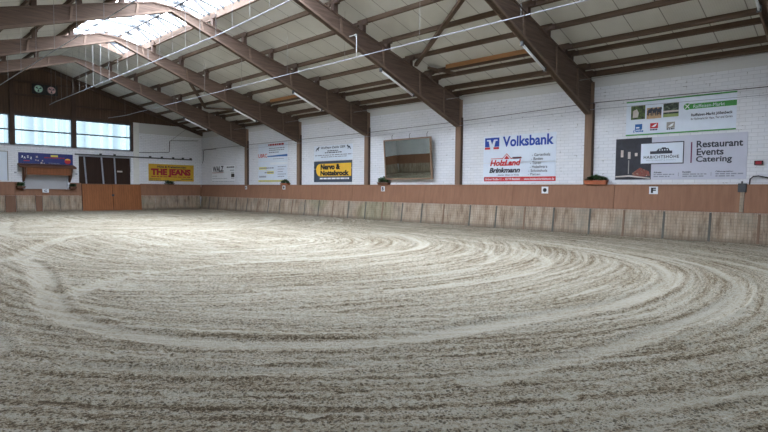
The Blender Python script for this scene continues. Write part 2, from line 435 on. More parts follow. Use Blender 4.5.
    for nm, (a1, b1) in (('uv1', (u1+wob*.25, v1)), ('uv2', (u2+wob*.3, v2)), ('uv3', (u3+wob*.4, v3))):
        a = me.attributes.new(nm, 'FLOAT_VECTOR', 'POINT')
        a.data.foreach_set('vector', np.stack([a1, b1, np.zeros_like(a1)], -1).reshape(-1).astype(np.float32))
    o = bpy.data.objects.new('floor', me); COL.objects.link(o); struct(o)
    # material
    m, nt, bs = newmat('raked_riding_sand')
    def att(n, k='Fac'):
        a = nt.nodes.new('ShaderNodeAttribute'); a.attribute_name = n; return a.outputs[k]
    def streak(name, su, sv, off, detail=5):
        mp = nt.nodes.new('ShaderNodeMapping'); mp.inputs['Scale'].default_value = (su, sv, 1); mp.inputs['Location'].default_value = (off, off, off)
        nt.links.new(att(name, 'Vector'), mp.inputs['Vector']); return noise(nt, mp.outputs[0], 1, detail, .62)
    def pick(su, sv, off, d=5):
        a, b, c = streak('uv1', su, sv, off, d), streak('uv2', su, sv, off+5, d), streak('uv3', su, sv, off+9, d)
        x = math_(nt, 'ADD', math_(nt, 'MULTIPLY', a, att('in1')), math_(nt, 'MULTIPLY', b, att('in2')))
        inv = math_(nt, 'SUBTRACT', 1, math_(nt, 'ADD', att('in1'), att('in2')), clamp=True)
        return math_(nt, 'ADD', x, math_(nt, 'MULTIPLY', c, inv))
    s1 = pick(3.0, .12, 1, 3); s2 = pick(9, .45, 3, 3); s3 = pick(34, 4, 7, 2)
    tc = nt.nodes.new('ShaderNodeTexCoord'); V = tc.outputs['Object']
    g1 = noise(nt, V, 26, 5, .8); g2 = noise(nt, V, 90, 2, .7); big = noise(nt, V, .45, 3)
    t = math_(nt, 'MULTIPLY', s1, .65)
    for src, k in ((s2, 1.1), (s3, .8), (g1, 2.3), (g2, 1.2), (big, .4)): t = math_(nt, 'ADD', t, math_(nt, 'MULTIPLY', src, k))
    sepu = [None]*3
    for q_ in range(3):
        sp3 = nt.nodes.new('ShaderNodeSeparateXYZ'); nt.links.new(att('uv%d' % (q_+1), 'Vector'), sp3.inputs[0]); sepu[q_] = sp3.outputs[0]
    inv_ = math_(nt, 'SUBTRACT', 1, math_(nt, 'ADD', att('in1'), att('in2')), clamp=True)
    uu = math_(nt, 'ADD', math_(nt, 'ADD', math_(nt, 'MULTIPLY', sepu[0], att('in1')), math_(nt, 'MULTIPLY', sepu[1], att('in2'))), math_(nt, 'MULTIPLY', sepu[2], inv_))
    uu = math_(nt, 'ADD', uu, math_(nt, 'MULTIPLY', s1, .25))
    tine = math_(nt, 'SINE', math_(nt, 'MULTIPLY', uu, 2*math.pi/.17))
    t = math_(nt, 'ADD', t, math_(nt, 'MULTIPLY', tine, .10))
    t = math_(nt, 'SUBTRACT', t, 3.12)                       # centred on zero
    t = math_(nt, 'ADD', math_(nt, 'ADD', t, math_(nt, 'MULTIPLY', math_(nt, 'MULTIPLY', att('track'), math_(nt, 'ADD', g1, .45)), .24)), .5)
    t = math_(nt, 'ADD', math_(nt, 'MULTIPLY', math_(nt, 'SUBTRACT', t, .5), 1.35), .5)
    col = ramp(nt, t, [(.0, (.085, .062, .036)), (.24, (.205, .158, .10)), (.45, (.315, .265, .185)), (.62, (.385, .345, .262)), (1.0, (.465, .432, .352))])
    rough_ = math_(nt, 'SUBTRACT', 1, math_(nt, 'MULTIPLY', att('track'), .8), clamp=True)
    for sc_, th_, gate, lim in ((24, .30, s2, .53), (42, .33, s1, .55), (11, .17, g1, .50)):
        vo = N(nt, 'ShaderNodeTexVoronoi'); vo.inputs['Scale'].default_value = sc_; nt.links.new(V, vo.inputs['Vector'])
        crumb = math_(nt, 'MULTIPLY', math_(nt, 'LESS_THAN', vo.outputs['Distance'], th_), math_(nt, 'LESS_THAN', gate, lim))
        col = mixc(nt, math_(nt, 'MULTIPLY', math_(nt, 'MULTIPLY', crumb, rough_), .72), col, (.062, .046, .026))
    nt.links.new(col, bs.inputs['Base Color']); bs.inputs['Roughness'].default_value = .9
    bs.inputs['Specular IOR Level'].default_value = .15
    hh = math_(nt, 'ADD', math_(nt, 'MULTIPLY', g1, .6), math_(nt, 'ADD', math_(nt, 'MULTIPLY', g2, .25), math_(nt, 'MULTIPLY', s2, .7)))
    bump(nt, bs, hh, .8, .045)
    me.materials.append(m)
sand()

# ------------------------------------------------------------------ walls
def zr(x): return zpan(x)+.02
mb = MB(); mb.prism([(YB-.25, 0-.3), (YE+.25, -.3), (YE+.25, zr(XR)+.1), (YB-.25, zr(XR)+.1)], XR, XR+.3, 'X')
struct(mb.build('wall_right', M['white_wall_side']))
mb = MB(); mb.prism([(YB-.25, -.3), (YE+.25, -.3), (YE+.25, zr(XL)+.1), (YB-.25, zr(XL)+.1)], XL-.3, XL, 'X')
struct(mb.build('wall_left', M['white_wall_side']))
WZ0, WZ1 = 3.68, 5.32
def end_wall(name, y0, y1, openings):
    mb = MB()
    if openings:
        mb.box(XL, 7.18, y0, y1, -.3, WZ0); mb.box(7.18, 9.30, y0, y1, -.3, 1.24); mb.box(7.18, 9.30, y0, y1, 2.03, WZ0)
        mb.box(9.30, 9.92, y0, y1, -.3, WZ0); mb.box(9.92, 12.86, y0, y1, 3.26, WZ0)
        mb.box(12.86, 12.98, y0, y1, -.3, WZ0); mb.box(12.98, XR, y0, y1, -.3, 5.47)
    else:
        mb.box(XL, 12.98, y0, y1, -.3, WZ0); mb.box(12.98, XR, y0, y1, -.3, 5.47)
    mb.box(XL, .35, y0, y1, WZ0, 5.47)
    return struct(mb.build(name, M['white_wall_end']))
end_wall('wall_end', YE, YE+.25, True)
end_wall('wall_rear', YB-.25, YB, False)
# boarded gables above the windows
def gable(name, y0, y1):
    mb = MB(); mb.prism([(.35, WZ1), (12.98, WZ1), (12.98, 5.46), (XC+8.65, 5.46), (XC, zr(XC)), (XC-8.65, 5.46), (.35, 5.46)], y0, y1)
    return struct(mb.build(name, M['cladding']))
gable('wall_end_gable', YE, YE+.12); gable('wall_rear_gable', YB-.12, YB)
# dark room edge behind the sliding door so no daylight leaks round it
mb = MB(); mb.box(9.8, 13.0, YE+.25, YE+.33, -.3, 3.4); mb.box(7.0, 9.4, YE+.25, YE+.33, 1.1, 2.2)
struct(mb.build('wall_end_backing', M['black']))

# ceiling
mb = MB()
T = .09
for sgn in (1, -1):
    xa, xb = XC+sgn*1.6, (XR+.3 if sgn > 0 else XL-.3)
    mb.prism([(xa, zpan(xa)), (xb, zpan(xb)), (xb, zpan(xb)+T), (xa, zpan(xa)+T)], YB-.3, YE+.3)
    for y0, y1 in ((YB-.3, SKY0), (SKY1, YE+.3)):
        mb.prism([(XC, zpan(XC)), (xa, zpan(xa)), (xa, zpan(xa)+T), (XC, zpan(XC)+T)], y0, y1)
struct(mb.build('ceiling', M['panel']))

# windows of the end wall (three in the picture, one beyond it) and unseen ones added in the rear wall for more light
n = 0
for (y0, out, who) in ((YE, .10, 'end'), (YB, -.10, 'rear')):
    for xa, xb in ((.35, 3.42), (3.58, 6.56), (6.76, 9.60), (9.78, 12.90)):
        n += 1
        e = bpy.data.objects.new('window_%d' % n, None); COL.objects.link(e); e.location = ((xa+xb)/2, y0, WZ0); struct(e)
        mb = MB(); ya, yb = sorted((y0, y0+out))
        mb.box(xa, xb, ya, yb, WZ1-.07, WZ1).box(xa, xb, ya, yb, WZ0, WZ0+.05)
        mb.box(xa, xa+.05, ya, yb, WZ0+.05, WZ1-.07).box(xb-.05, xb, ya, yb, WZ0+.05, WZ1-.07)
        mb.box(xa+.05, xb-.05, ya, yb, 4.455, 4.525)
        mb.build('window_frame', M['window_frame'], e)
        yc = y0+out*.5
        for k, (z0, z1) in enumerate(((WZ0+.05, 4.455), (4.525, WZ1-.07))):
            mb = MB(); mb.box(xa+.05, xb-.05, yc-.006, yc+.006, z0, z1); mb.build('pane', M['window_sheet'], e)

# glazed ridge
sk = bpy.data.objects.new('window_9', None); COL.objects.link(sk); sk.location = (XC, SKY0, 8.0); struct(sk)
prof = [(XC-1.6, zpan(XC-1.6)+.12), (XC-1.0, 8.32), (XC+.85, 8.30), (XC+1.6, zpan(XC+1.6)+.12)]
for (a, b) in zip(prof, prof[1:]):
    mb = MB(); mb.prism([a, b, (b[0], b[1]+.012), (a[0], a[1]+.012)], SKY0, SKY1); mb.build('pane', M['sky_sheet'], sk)
mb = MB()
for x in (XC-1.6, XC+1.6):
    mb.box(x-.05, x+.05, SKY0, SKY1, zpan(x)-.16, zpan(x)+.12)
for y in (SKY0, SKY1):
    mb.prism([(XC-1.6, zpan(XC-1.6)+.1), (XC-1.6, zpan(XC-1.6)), (XC, zpan(XC)), (XC+1.6, zpan(XC+1.6)), (XC+1.6, zpan(XC+1.6)+.1), (XC+.85, 8.32), (XC-1, 8.34)], y-.03, y+.03)
mb.build('curb', M['flange'], sk)
mb = MB(); k = SKY0+.5
def slat(a, b, ya, yb, w_, h_):
    v = [mb.bm.verts.new((x, y+dy, z+dz)) for (x, y, z) in ((a[0], ya, a[1]-.02), (b[0], yb, b[1]-.02)) for dy, dz in ((-w_, -h_), (w_, -h_), (w_, 0), (-w_, 0))]
    for f in ((0, 1, 2, 3), (4, 7, 6, 5), (0, 4, 5, 1), (1, 5, 6, 2), (2, 6, 7, 3), (3, 7, 4, 0)): mb.bm.faces.new([v[i_] for i_ in f])
while k < SKY1:
    for (a, b) in zip(prof, prof[1:]): slat(a, b, k, k, .035, .11)
    slat(prof[2], prof[3], k, k-.75, .025, .08)
    k += 1.05
for p in prof[1:3]: mb.box(p[0]-.05, p[0]+.05, SKY0, SKY1, p[1]-.17, p[1]-.02)
mb.build('glazing_bar', M['steel_dark'], sk)

# plaster pillar beside the windows
mb = MB(); mb.box(13.02, 13.36, YE-.05, YE, 1.6, 5.46); struct(mb.build('trim_1', M['pillar']))
# thin trims: ledge below the windows, verge boards, mortar ledge along the right wall
mb = MB(); mb.box(XL, 12.98, YE-.03, YE, WZ0-.07, WZ0); struct(mb.build('trim_2', M['galv']))
mb = MB()
for sgn in (1, -1):
    xa, xb = XC, (XR if sgn > 0 else XL)
    mb.prism([(xa, zpan(xa)-.02), (xb, zpan(xb)-.02), (xb, zpan(xb)-.26), (xa, zpan(xa)-.26)], YE-.12, YE)
struct(mb.build('trim_3', M['post_dark']))
mb = MB(); mb.box(XR-.012, XR, YB, YE, 2.44, 2.465); struct(mb.build('trim_4', M['plaster']))
# dark posts dividing the windows, up to the roof
for i, x in enumerate((3.5, 6.66, 9.69, 12.96)):
    mb = MB(); mb.box(x-.10, x+.10, YE-.10, YE, WZ0-.02, min(ztop(x), 9)) if x < 12.9 else mb.box(x-.06, x+.05, YE-.06, YE, WZ0-.02, 5.46)
    struct(mb.build('trim_%d' % (5+i), M['post_dark']))
# rails nailed across the boarded gable
mb = MB(); mb.box(6.76, 9.59, YE-.05, YE, 6.35, 6.45).box(6.76, 9.59, YE-.05, YE, 7.1, 7.2).box(9.79, 12.6, YE-.05, YE, 6.05, 6.13).box(8.18, 8.27, YE-.05, YE, 6.45, 7.1)
mb.box(6.76, 9.6, YE-.04, YE, 5.33, 5.5).box(9.79, 12.9, YE-.04, YE, 5.33, 5.48)
struct(mb.build('trim_9', M['post_dark']))

# ------------------------------------------------------------------ kickboards
def kick(name, label, wall):
    """wall: 'R','L','E','B' ; sloping boarding 1.6 m high round the arena"""
    loc = {'R': (XR, 15, 0), 'L': (XL, 15, 0), 'E': (XC, YE, 0), 'B': (XC, YB, 0)}[wall]
    root = empty(name, loc, label, 'kickboard')
    def off(z): return .30-.20*z/1.6
    def slab(a0, a1, z0, z1, th=.045, extra=0):
        mb = MB(); o0, o1 = off(z0)+extra, off(z1)+extra
        if wall == 'R': P = [(XR-o0, z0), (XR-o0+th, z0), (XR-o1+th, z1), (XR-o1, z1)]; mb.prism(P, a0, a1, 'Y')
        elif wall == 'L': P = [(XL+o0, z0), (XL+o0-th, z0), (XL+o1-th, z1), (XL+o1, z1)]; mb.prism(P, a0, a1, 'Y')
        elif wall == 'E': P = [(YE-o0, z0), (YE-o0+th, z0), (YE-o1+th, z1), (YE-o1, z1)]; mb.prism(P, a0, a1, 'X')
        else: P = [(YB+o0, z0), (YB+o0-th, z0), (YB+o1-th, z1), (YB+o1, z1)]; mb.prism(P, a0, a1, 'X')
        return mb
    return root, slab
ZK = .85
rK, slab = kick('kickboard', 'long brown and weathered kickboard along the right white wall', 'R')
J = [3.0, 4.16, 5.38, 6.55, 7.64, 8.92, 10.04, 11.24, 12.43, 13.74]
while J[0] > YB+.4: J.insert(0, J[0]-1.19)
J[0] = YB+.3
while J[-1] < YE-1.6: J.append(J[-1]+random.uniform(1.12, 1.26))
J.append(YE-.3)
for i, (a, b) in enumerate(zip(J, J[1:])):
    slab(a+.012, b-.012, -.12, ZK-.004).build('lower_board', M['kick_Y'], rK)
    if i: # batten at the joint
        slab(a-.03, a+.03, -.1, ZK-.02, .02, .015).build('batten', M['batten'] if i % 3 else M['post'], rK)
U = [YB+.3, 0.9, 3.38, 6.9, 10.6, 15.9, 19.4, 22.6, 25.6, 28.3, 30.4, 32.6, YE-.12]
for i, (a, b) in enumerate(zip(U, U[1:])):
    slab(a+.006, b-.006, ZK, 1.6, .04, .012).build('upper_board', M['band'], rK)
mb = MB(); mb.box(XR-.13, XR, YB, YE, 1.6, 1.635); mb.build('top_ledge', M['band'], rK)
rL, slab = kick('kickboard', 'kickboard along the wall opposite the signs, seen only in the mirror', 'L')
a = YB+.3
while a < YE-.5:
    b = min(a+1.22, YE-.3)
    slab(a+.012, b-.012, -.12, ZK-.004).build('lower_board', M['kick_Y'], rL); a = b
a = YB+.3
while a < YE-.5:
    b = min(a+3.6, YE-.12); slab(a+.006, b-.006, ZK, 1.6, .04, .012).build('upper_board', M['band'], rL); a = b
mb = MB(); mb.box(XL, XL+.13, YB, YE, 1.6, 1.635); mb.build('top_ledge', M['band'], rL)
rE, slab = kick('kickboard', 'kickboard across the end wall, broken by the orange gate', 'E')
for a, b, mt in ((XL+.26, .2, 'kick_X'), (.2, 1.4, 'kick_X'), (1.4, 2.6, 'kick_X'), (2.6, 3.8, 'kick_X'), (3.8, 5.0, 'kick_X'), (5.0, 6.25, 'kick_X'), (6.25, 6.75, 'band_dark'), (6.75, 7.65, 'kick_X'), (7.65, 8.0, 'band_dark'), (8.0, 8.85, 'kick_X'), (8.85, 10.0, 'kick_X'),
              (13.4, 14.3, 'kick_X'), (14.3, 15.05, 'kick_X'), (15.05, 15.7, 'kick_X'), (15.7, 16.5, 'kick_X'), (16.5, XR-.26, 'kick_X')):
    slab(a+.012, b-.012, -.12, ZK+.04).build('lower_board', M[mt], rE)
for a, b in ((XL+.14, 2.6), (2.6, 6.7), (9.42, 10.0), (13.4, 15.2), (15.2, XR-.14)):
    slab(a+.006, b-.006, ZK+.045, 1.6, .04, .012).build('upper_board', M['band'], rE)
slab(6.7, 7.05, ZK+.045, 1.6, .04, .012).build('upper_board', M['band'], rE)
slab(7.05, 9.42, ZK+.045, 1.22, .04, .012).build('upper_board', M['band'], rE)
for a, b in ((XL+.14, 7.05), (9.42, 10.0), (13.4, XR-.14)):
    mb = MB(); mb.box(a, b, YE-.13, YE, 1.6, 1.635); mb.build('top_ledge', M['band'], rE)
rB, slab = kick('kickboard', 'kickboard across the rear wall behind the camera', 'B')
a = XL+.3
while a < XR-.5:
    b = min(a+1.2, XR-.3); slab(a+.012, b-.012, -.12, ZK-.004).build('lower_board', M['kick_X'], rB); a = b
slab(XL+.12, XR-.12, ZK, 1.6, .04, .012).build('upper_board', M['band'], rB)

# ------------------------------------------------------------------ gate, sliding doors, kiosk
g = empty('arena_gate', (11.7, YE-.2, 0), 'orange-brown boarded double gate in the end kickboard', 'gate')
for a, b in ((10.02, 11.69), (11.72, 13.38)):
    mb = MB(); mb.prism([(YE-.36, -.08), (YE-.31, -.08), (YE-.12, 1.56), (YE-.17, 1.56)], a, b, 'X')
    lf = mb.build('gate_leaf', M['gate'], g)
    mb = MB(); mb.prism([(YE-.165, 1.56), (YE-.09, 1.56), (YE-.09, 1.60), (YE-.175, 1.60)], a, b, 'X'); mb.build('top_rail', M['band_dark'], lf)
mb = MB(); mb.box(11.64, 11.76, YE-.32, YE-.25, .86, .98); mb.build('latch', M['steel_dark'], g)

d = bpy.data.objects.new('door_1', None); COL.objects.link(d); d.location = (11.4, YE+.1, 0); struct(d)
for a, b in ((9.92, 10.30), (10.34, 11.22), (11.27, 11.95), (12.0, 12.86)):
    mb = MB(); mb.box(a, b, YE+.10, YE+.16, -.2, 3.20); mb.build('door_panel', M['dark_door'], d)
for (xt, xb_) in ((10.22, 10.34), (11.17, 11.29), (11.91, 11.98), (12.86, 12.93)):
    mb = MB(); mb.prism([(xt-.035, 3.24), (xt+.035, 3.24), (xb_+.035, 1.5), (xb_-.035, 1.5)], YE+.02, YE+.09); mb.build('upright_rail', M['galv'], d)
mb = MB(); mb.box(12.08, 12.38, YE+.085, YE+.10, 2.33, 2.42); tag(mb.build('name_plate', M['skin'], d), 'small pale plate')
mb = MB(); mb.box(9.92, 12.86, YE+.02, YE+.10, 3.20, 3.26); mb.build('head_rail', M['galv'], d)

t = empty('door_track', (13.2, YE, 3.3), 'long dark sliding-door track with rollers on the end wall', 'track')
mb = MB(); mb.box(9.7, 16.85, YE-.07, YE-.03, 3.27, 3.34); mb.build('rail', M['steel_dark'], t)
for x in (11.1, 11.9, 14.05, 14.8, 15.55, 16.2, 16.75):
    mb = MB(); mb.box(x-.06, x+.06, YE-.09, YE, 3.30, 3.42); mb.build('roller_bracket', M['steel_dark'], t)

k = empty('kiosk_canopy', (8.25, YE, 2.0), 'red-brown timber canopy over the grey shutter on the end wall', 'canopy')
mb = MB(); mb.prism([(YE, 2.66), (YE-.62, 2.50), (YE-.62, 2.42), (YE, 2.58)], 6.88, 9.63, 'X'); mb.build('canopy_roof', M['canopy_dark'], k)
mb = MB(); mb.prism([(YE-.52, 2.45), (YE-.56, 2.45), (YE-.50, 2.04), (YE-.46, 2.04)], 7.22, 9.34, 'X'); mb.build('fascia', M['fascia'], k)
for a in (7.10, 9.36):
    mb = MB(); mb.prism([(YE, 2.5), (YE-.55, 2.45), (YE-.40, 2.0), (YE-.13, 1.75), (YE, 1.645)], a, a+.10, 'X'); mb.build('bracket', M['canopy_dark'], k)
s = empty('roller_shutter', (8.24, YE, 1.24), 'closed pale grey roller shutter under the timber canopy', 'shutter')
mb = MB(); mb.box(7.22, 9.26, YE-.02, YE+.03, 1.26, 2.02); mb.build('curtain', M['shutter'], s)
mb = MB(); mb.box(7.16, 7.22, YE-.05, YE+.02, 1.24, 2.03).box(9.26, 9.32, YE-.05, YE+.02, 1.24, 2.03); mb.build('guide', M['galv'], s)
mb = MB(); mb.box(7.08, 9.40, YE-.24, YE, 1.20, 1.245); mb.build('sill', M['band'], s)

# ------------------------------------------------------------------ frames
def zbot(x): return 7.41-.378*(abs(x-XC))
def zbt(d, left=False): return min(7.61, 7.79-.29*d) if left else min(7.60, 7.70-.288*d)      # top of the rafters, d from the ridge
def make_frame(i, y, label):
    root = empty('roof_frame', (XC, y, 0), label, 'roof frame', 'timber roof frames across the hall')
    for sgn in (1, -1):
        X_ = lambda d: XC+sgn*d
        xw = XR if sgn > 0 else XL
        D = abs(xw-XC)
        # web
        mb = MB(); zk = (lambda d: zbot(XC+d)) if sgn > 0 else (lambda d: 7.40-.335*d if d < 5 else 5.725-(d-5)*.42)
        dm = 5.0 if sgn < 0 else 3.0
        P = [(X_(0), zbt(0, sgn < 0)), (X_(.62), zbt(.62, sgn < 0)), (X_(D), zbt(D, sgn < 0)), (X_(D), 4.0), (X_(D-.28), zk(D-.28)), (X_(dm), zk(dm)), (X_(0), zk(0))]
        mb.prism(P, y-.05, y+.05); r = mb.build('rafter', M['frame_wood'], root)
        mb = MB(); b = D-.22
        for p, q in (((X_(0), zk(0)), (X_(dm), zk(dm))), ((X_(dm), zk(dm)), (X_(b), zk(b)))):
            mb.prism([p, q, (q[0], q[1]+.07), (p[0], p[1]+.07)], y-.095, y+.095)
        mb.build('bottom_flange', M['flange'], r)
        mb = MB(); mb.prism([(X_(0), zbt(0, sgn < 0)), (X_(.62), zbt(.62, sgn < 0)), (X_(D), zbt(D, sgn < 0)), (X_(D), zbt(D, sgn < 0)-.05), (X_(.62), zbt(.62, sgn < 0)-.05), (X_(0), zbt(0, sgn < 0)-.05)], y-.09, y+.09)
        mb.build('top_flange', M['frame_wood'], r)
        for dd in (1.15, 3.1, 5.0, 6.9, 8.3):
            x = X_(dd); mb = MB()
            sl = .16
            mb.prism([(x-.035-sl*sgn*.3, zbt(dd, sgn < 0)-.05), (x+.035-sl*sgn*.3, zbt(dd, sgn < 0)-.05), (x+.035, zk(dd)+.05), (x-.035, zk(dd)+.05)], y-.088, y+.088)
            mb.build('stiffener', M['flange'], r)
        # post against the wall
        mb = MB(); xa, xb = sorted((xw, xw-sgn*.14)); mb.box(xa, xb, y-.11, y+.13, 1.637, 5.0)
        p = mb.build('post', M['post'], root)
        mb = MB(); xa, xb = sorted((xw, xw-sgn*.10)); mb.box(xa, xb, y-.14, y-.111, 1.637, 4.3); mb.build('post_shade_strip', M['post_dark'], p)  # dark strip on the near side face, its shade put into the colour
    return root
FL = ['roof frame behind the camera position', 'roof frame cut by the top right corner of the picture', 'roof frame landing between the blue bank sign and the flower box with orange trough',
      'roof frame landing just right of the wall mirror', 'roof frame landing just left of the wall mirror', 'roof frame landing left of the black and yellow sign',
      'roof frame nearest the boarded gable, landing left of the two stacked white signs']
for i, y in enumerate(FRAMES): make_frame(i, y, FL[i])

# purlins
PX = [(9.75, 'edging the glazed ridge'), (11.0, 'first below the glazed ridge'), (12.2, 'second below the glazed ridge'), (13.37, 'third below the glazed ridge'), (14.52, 'fourth below the glazed ridge'),
      (15.6, 'upper of the close pair near the wall'), (16.0, 'lower of the close pair near the wall'), (16.85, 'last but one above the wall'), (17.32, 'lowest, along the top of the wall')]
for sgn, side in ((1, 'right'), (-1, 'left')):
    for x0, wd in PX:
        if sgn < 0 and x0 == 16.0: continue
        x = x0 if sgn > 0 else 2*XC-x0
        root = empty('purlin', (x, 15, ztop(x)), 'timber purlin, %s roof slope, %s' % (side, wd), 'purlin', 'purlins of the %s roof slope' % side)
        for j in range(len(FRAMES)+1):
            y0 = YB if j == 0 else FRAMES[j-1]-.18
            y1 = YE if j == len(FRAMES) else FRAMES[j]+.18
            o_ = .0 if j % 2 else .06
            pw = .035 if sgn > 0 and x0 < 16.5 else .06; mb = MB(); xx = x+o_-.03
            mb.prism([(xx-pw, ztop(xx-pw)), (xx+pw, ztop(xx+pw)), (xx+pw, zpan(xx+pw)), (xx-pw, zpan(xx-pw))], y0, y1)
            mt = M['purlin']
            mb.build('purlin_length', mt, root)
        for y in FRAMES:
            d = abs(x-XC); mb = MB(); mb.box(x-.075, x+.075, y-.08, y+.08, zbt(d, sgn < 0)-.03, ztop(x)+.03)
            mb.box(x-.11, x-.05, y-.30, y-.08, ztop(x)-.03, ztop(x)+.10)
            mb.build('packing_block', M['post_dark'], root)
for y0, y1, lb in ((8.75, 12.2, 'fresh orange timber plank doubling a purlin between the mirror and the bank sign'), (20.4, 23.4, 'fresh orange timber plank doubling a purlin above the black and yellow sign')):
    x = 15.42; mb = MB(); mb.prism([(x-.03, ztop(x)+.0), (x+.03, ztop(x)), (x+.03, zpan(x)), (x-.03, zpan(x))], y0, y1)
    tag(mb.build('timber_plank', M['new_timber']), lb, 'plank', 'fresh timber planks on the purlins')
# diagonal roof braces
def brace(p, q, label, r=.06):
    mb = MB(); a = Vector((p[0], p[1], ztop(p[0])-.04)); b = Vector((q[0], q[1], ztop(q[0])-.04)); d = (b-a).normalized()
    n_ = d.cross(Vector((0, 0, 1))).normalized()*r; u_ = Vector((0, 0, r*.9))
    vs = [mb.bm.verts.new(c) for c in (a-n_-u_, a+n_-u_, a+n_+u_, a-n_+u_, b-n_-u_, b+n_-u_, b+n_+u_, b-n_+u_)]
    for f in ((0, 1, 2, 3), (4, 7, 6, 5), (0, 4, 5, 1), (1, 5, 6, 2), (2, 6, 7, 3), (3, 7, 4, 0)): mb.bm.faces.new([vs[i] for i in f])
    tag(mb.build('roof_brace', M['purlin']), label, 'brace')
brace((11.45, 7.85), (14.8, 13.1), 'long diagonal brace under the right roof slope at the picture top')
brace((15.1, 12.8), (15.8, 12.0), 'short diagonal brace beside the fresh orange plank', .05)
brace((12.47, 26.07), (14.7, 28.85), 'far diagonal brace under the roof above the stacked white signs')
brace((14.75, 28.85), (16.2, 24.3), 'far cross brace meeting the wall side purlin')

# ------------------------------------------------------------------ irrigation pipes
def pipe(pts, label, r=.019, zh=None, step=1.06, y0=None, y1=None):
    root = empty('water_pipe', pts[0], label, 'pipe', 'sprinkler pipes hung below the roof')
    MB().tube(pts, r, 8).build('pipe_run', M['galv'], root, smooth=True)
    def at(y):
        for a, b in zip(pts, pts[1:]):
            lo, hi = sorted((a[1], b[1]))
            if lo <= y <= hi:
                t = (y-a[1])/(b[1]-a[1]); return Vector(a)*(1-t)+Vector(b)*t
    y = min(p[1] for p in pts)+.3
    while y < max(p[1] for p in pts):
        p = at(y)
        if p: MB().tube([(p.x, y, p.z), (p.x, y, zpan(p.x) if not (abs(p.x-XC) < 1.5 and SKY0 < y < SKY1) else 8.27)], .0055, 5).build('hanger', M['wire'], root)
        y += step
    return root
pipe([(8.45, 34.95, 6), (8.38, 33.57, 6), (8.29, 26.6, 6), (8.22, 18.7, 6), (8.15, 15.0, 6), (7.9, 11.1, 6.0), (7.75, 4, 6), (7.75, -3, 6)], 'long white sprinkler pipe hung under the glazed ridge', r=.016)
pipe([(11.46, 34.7, 5.55), (11.65, 32.5, 5.52), (11.68, 28.5, 5.55), (11.6, 18.3, 5.55), (11.55, 10.5, 5.55), (11.55, 5.5, 5.55), (11.55, -3, 5.55)], 'white sprinkler pipe hung under the right roof slope', step=3.2, r=.013)
pipe([(4.6, 33.5, 5.4), (4.6, 26.0, 5.4), (4.58, 18.7, 5.4), (4.6, 12.1, 5.4), (4.6, -3, 5.4)], 'white sprinkler pipe hung under the left roof slope', step=2.1, r=.013)

# cables
def cable(name, pts, label, r=.012, mat='cable'):
    o = MB().tube(pts, r, 6).build(name, M[mat], smooth=True); return tag(o, label, 'cable')
cable('wall_cable', [(XR-.16, -2, 4.21), (XR-.16, 2.4, 4.215), (XR-.16, 7.6, 4.30), (XR-.16, 13.0, 4.14), (XR-.16, 18.4, 4.06), (XR-.16, 23.7, 4.05), (XR-.16, 29.0, 4.04), (XR-.03, 34.9, 4.02)], 'dark cable strung along the whole right wall from post to post')
cable('wall_cable', [(XR-.16, -2, 3.95), (XR-.16, 2.4, 4.0), (XR-.16, 7.6, 4.09), (XR-.16, 13.0, 3.98), (XR-.16, 18.4, 3.88), (XR-.16, 23.7, 3.86), (XR-.16, 29.0, 3.8)], 'thin pale wire just below the dark cable on the right wall', .007, 'greyink')
cable('roof_cable', [(16.6, -2, 4.98), (16.6, 2.2, 4.95), (16.6, 7.6, 4.92), (16.6, 13.0, 4.92), (16.6, 18.4, 4.92), (16.6, 23.7, 4.9), (16.6, 29.0, 4.9)], 'thin grey wire strung under the frames near the eaves', .009, 'wire')
cable('conduit', [(XR-.03, 33.0, 4.0), (XR-.03, 34.6, 4.0), (XR-.03, 34.75, 3.95), (XR-.03, 34.8, 3.3), (XR-.03, 34.95, 3.1)], 'dark conduit dropping beside the hall corner', .018)
cable('conduit', [(13.2, YE-.02, 3.60), (15.25, YE-.03, 3.72), (15.3, YE-.03, 3.76), (15.33, YE-.03, 4.45), (15.45, YE-.03, 4.5), (17.3, YE-.03, 4.62)], 'dark conduit with a step on the white end wall', .02)
mb = MB(); mb.tube([(15.33, YE-.03, 4.45), (16.6, YE-.05, 5.45)], .008, 5); tag(mb.build('roof_cable', M['cable']), 'thin slanting wire above the stepped conduit', 'cable')

# ------------------------------------------------------------------ tube lamps on the frames
def tube_lamp(y, a, b, label):
    # slopes with the frame's lower flange, on its near side
    root = empty('tube_lamp', (a, y-.16, zbot(a)), label, 'lamp', 'tube lamps under the roof frames')
    za, zb = zbot(a)-.10, zbot(b)-.10
    P = lambda t, dz=0: (a+(b-a)*t, y+.05, za+(zb-za)*t+dz)
    mb = MB(); mb.prism([(a, za+.02), (b, zb+.02), (b, zb+.05), (a, za+.05)], y+.025, y+.075); mb.build('housing', M['tube'], root)
    MB().tube([P(.02, -.005), P(.98, -.005)], .018, 10).build('tube', M['tube'], root, smooth=True)
    for t in (0, .98):
        mb = MB(); x = a+(b-a)*t; z = za+(zb-za)*t; mb.box(x-.02, x+.04, y+.01, y+.09, z-.03, z+.10); mb.build('end_cap', M['steel_dark'], root)
tube_lamp(FRAMES[1], 12.4, 13.7, 'white tube lamp on the roof frame in the top right corner')
tube_lamp(FRAMES[2], 13.24, 14.55, 'white tube lamp on the roof frame above the blue bank sign')
tube_lamp(FRAMES[3], 13.1, 14.8, 'white tube lamp on the roof frame above the wall mirror')
tube_lamp(FRAMES[4], 13.3, 14.82, 'white tube lamp on the roof frame left of the mirror bay')
tube_lamp(FRAMES[5], 13.6, 14.89, 'white tube lamp on the frame landing left of the black and yellow sign')

tube_lamp(FRAMES[6], 13.6, 15.0, 'tube lamp on the roof frame nearest the boarded gable')
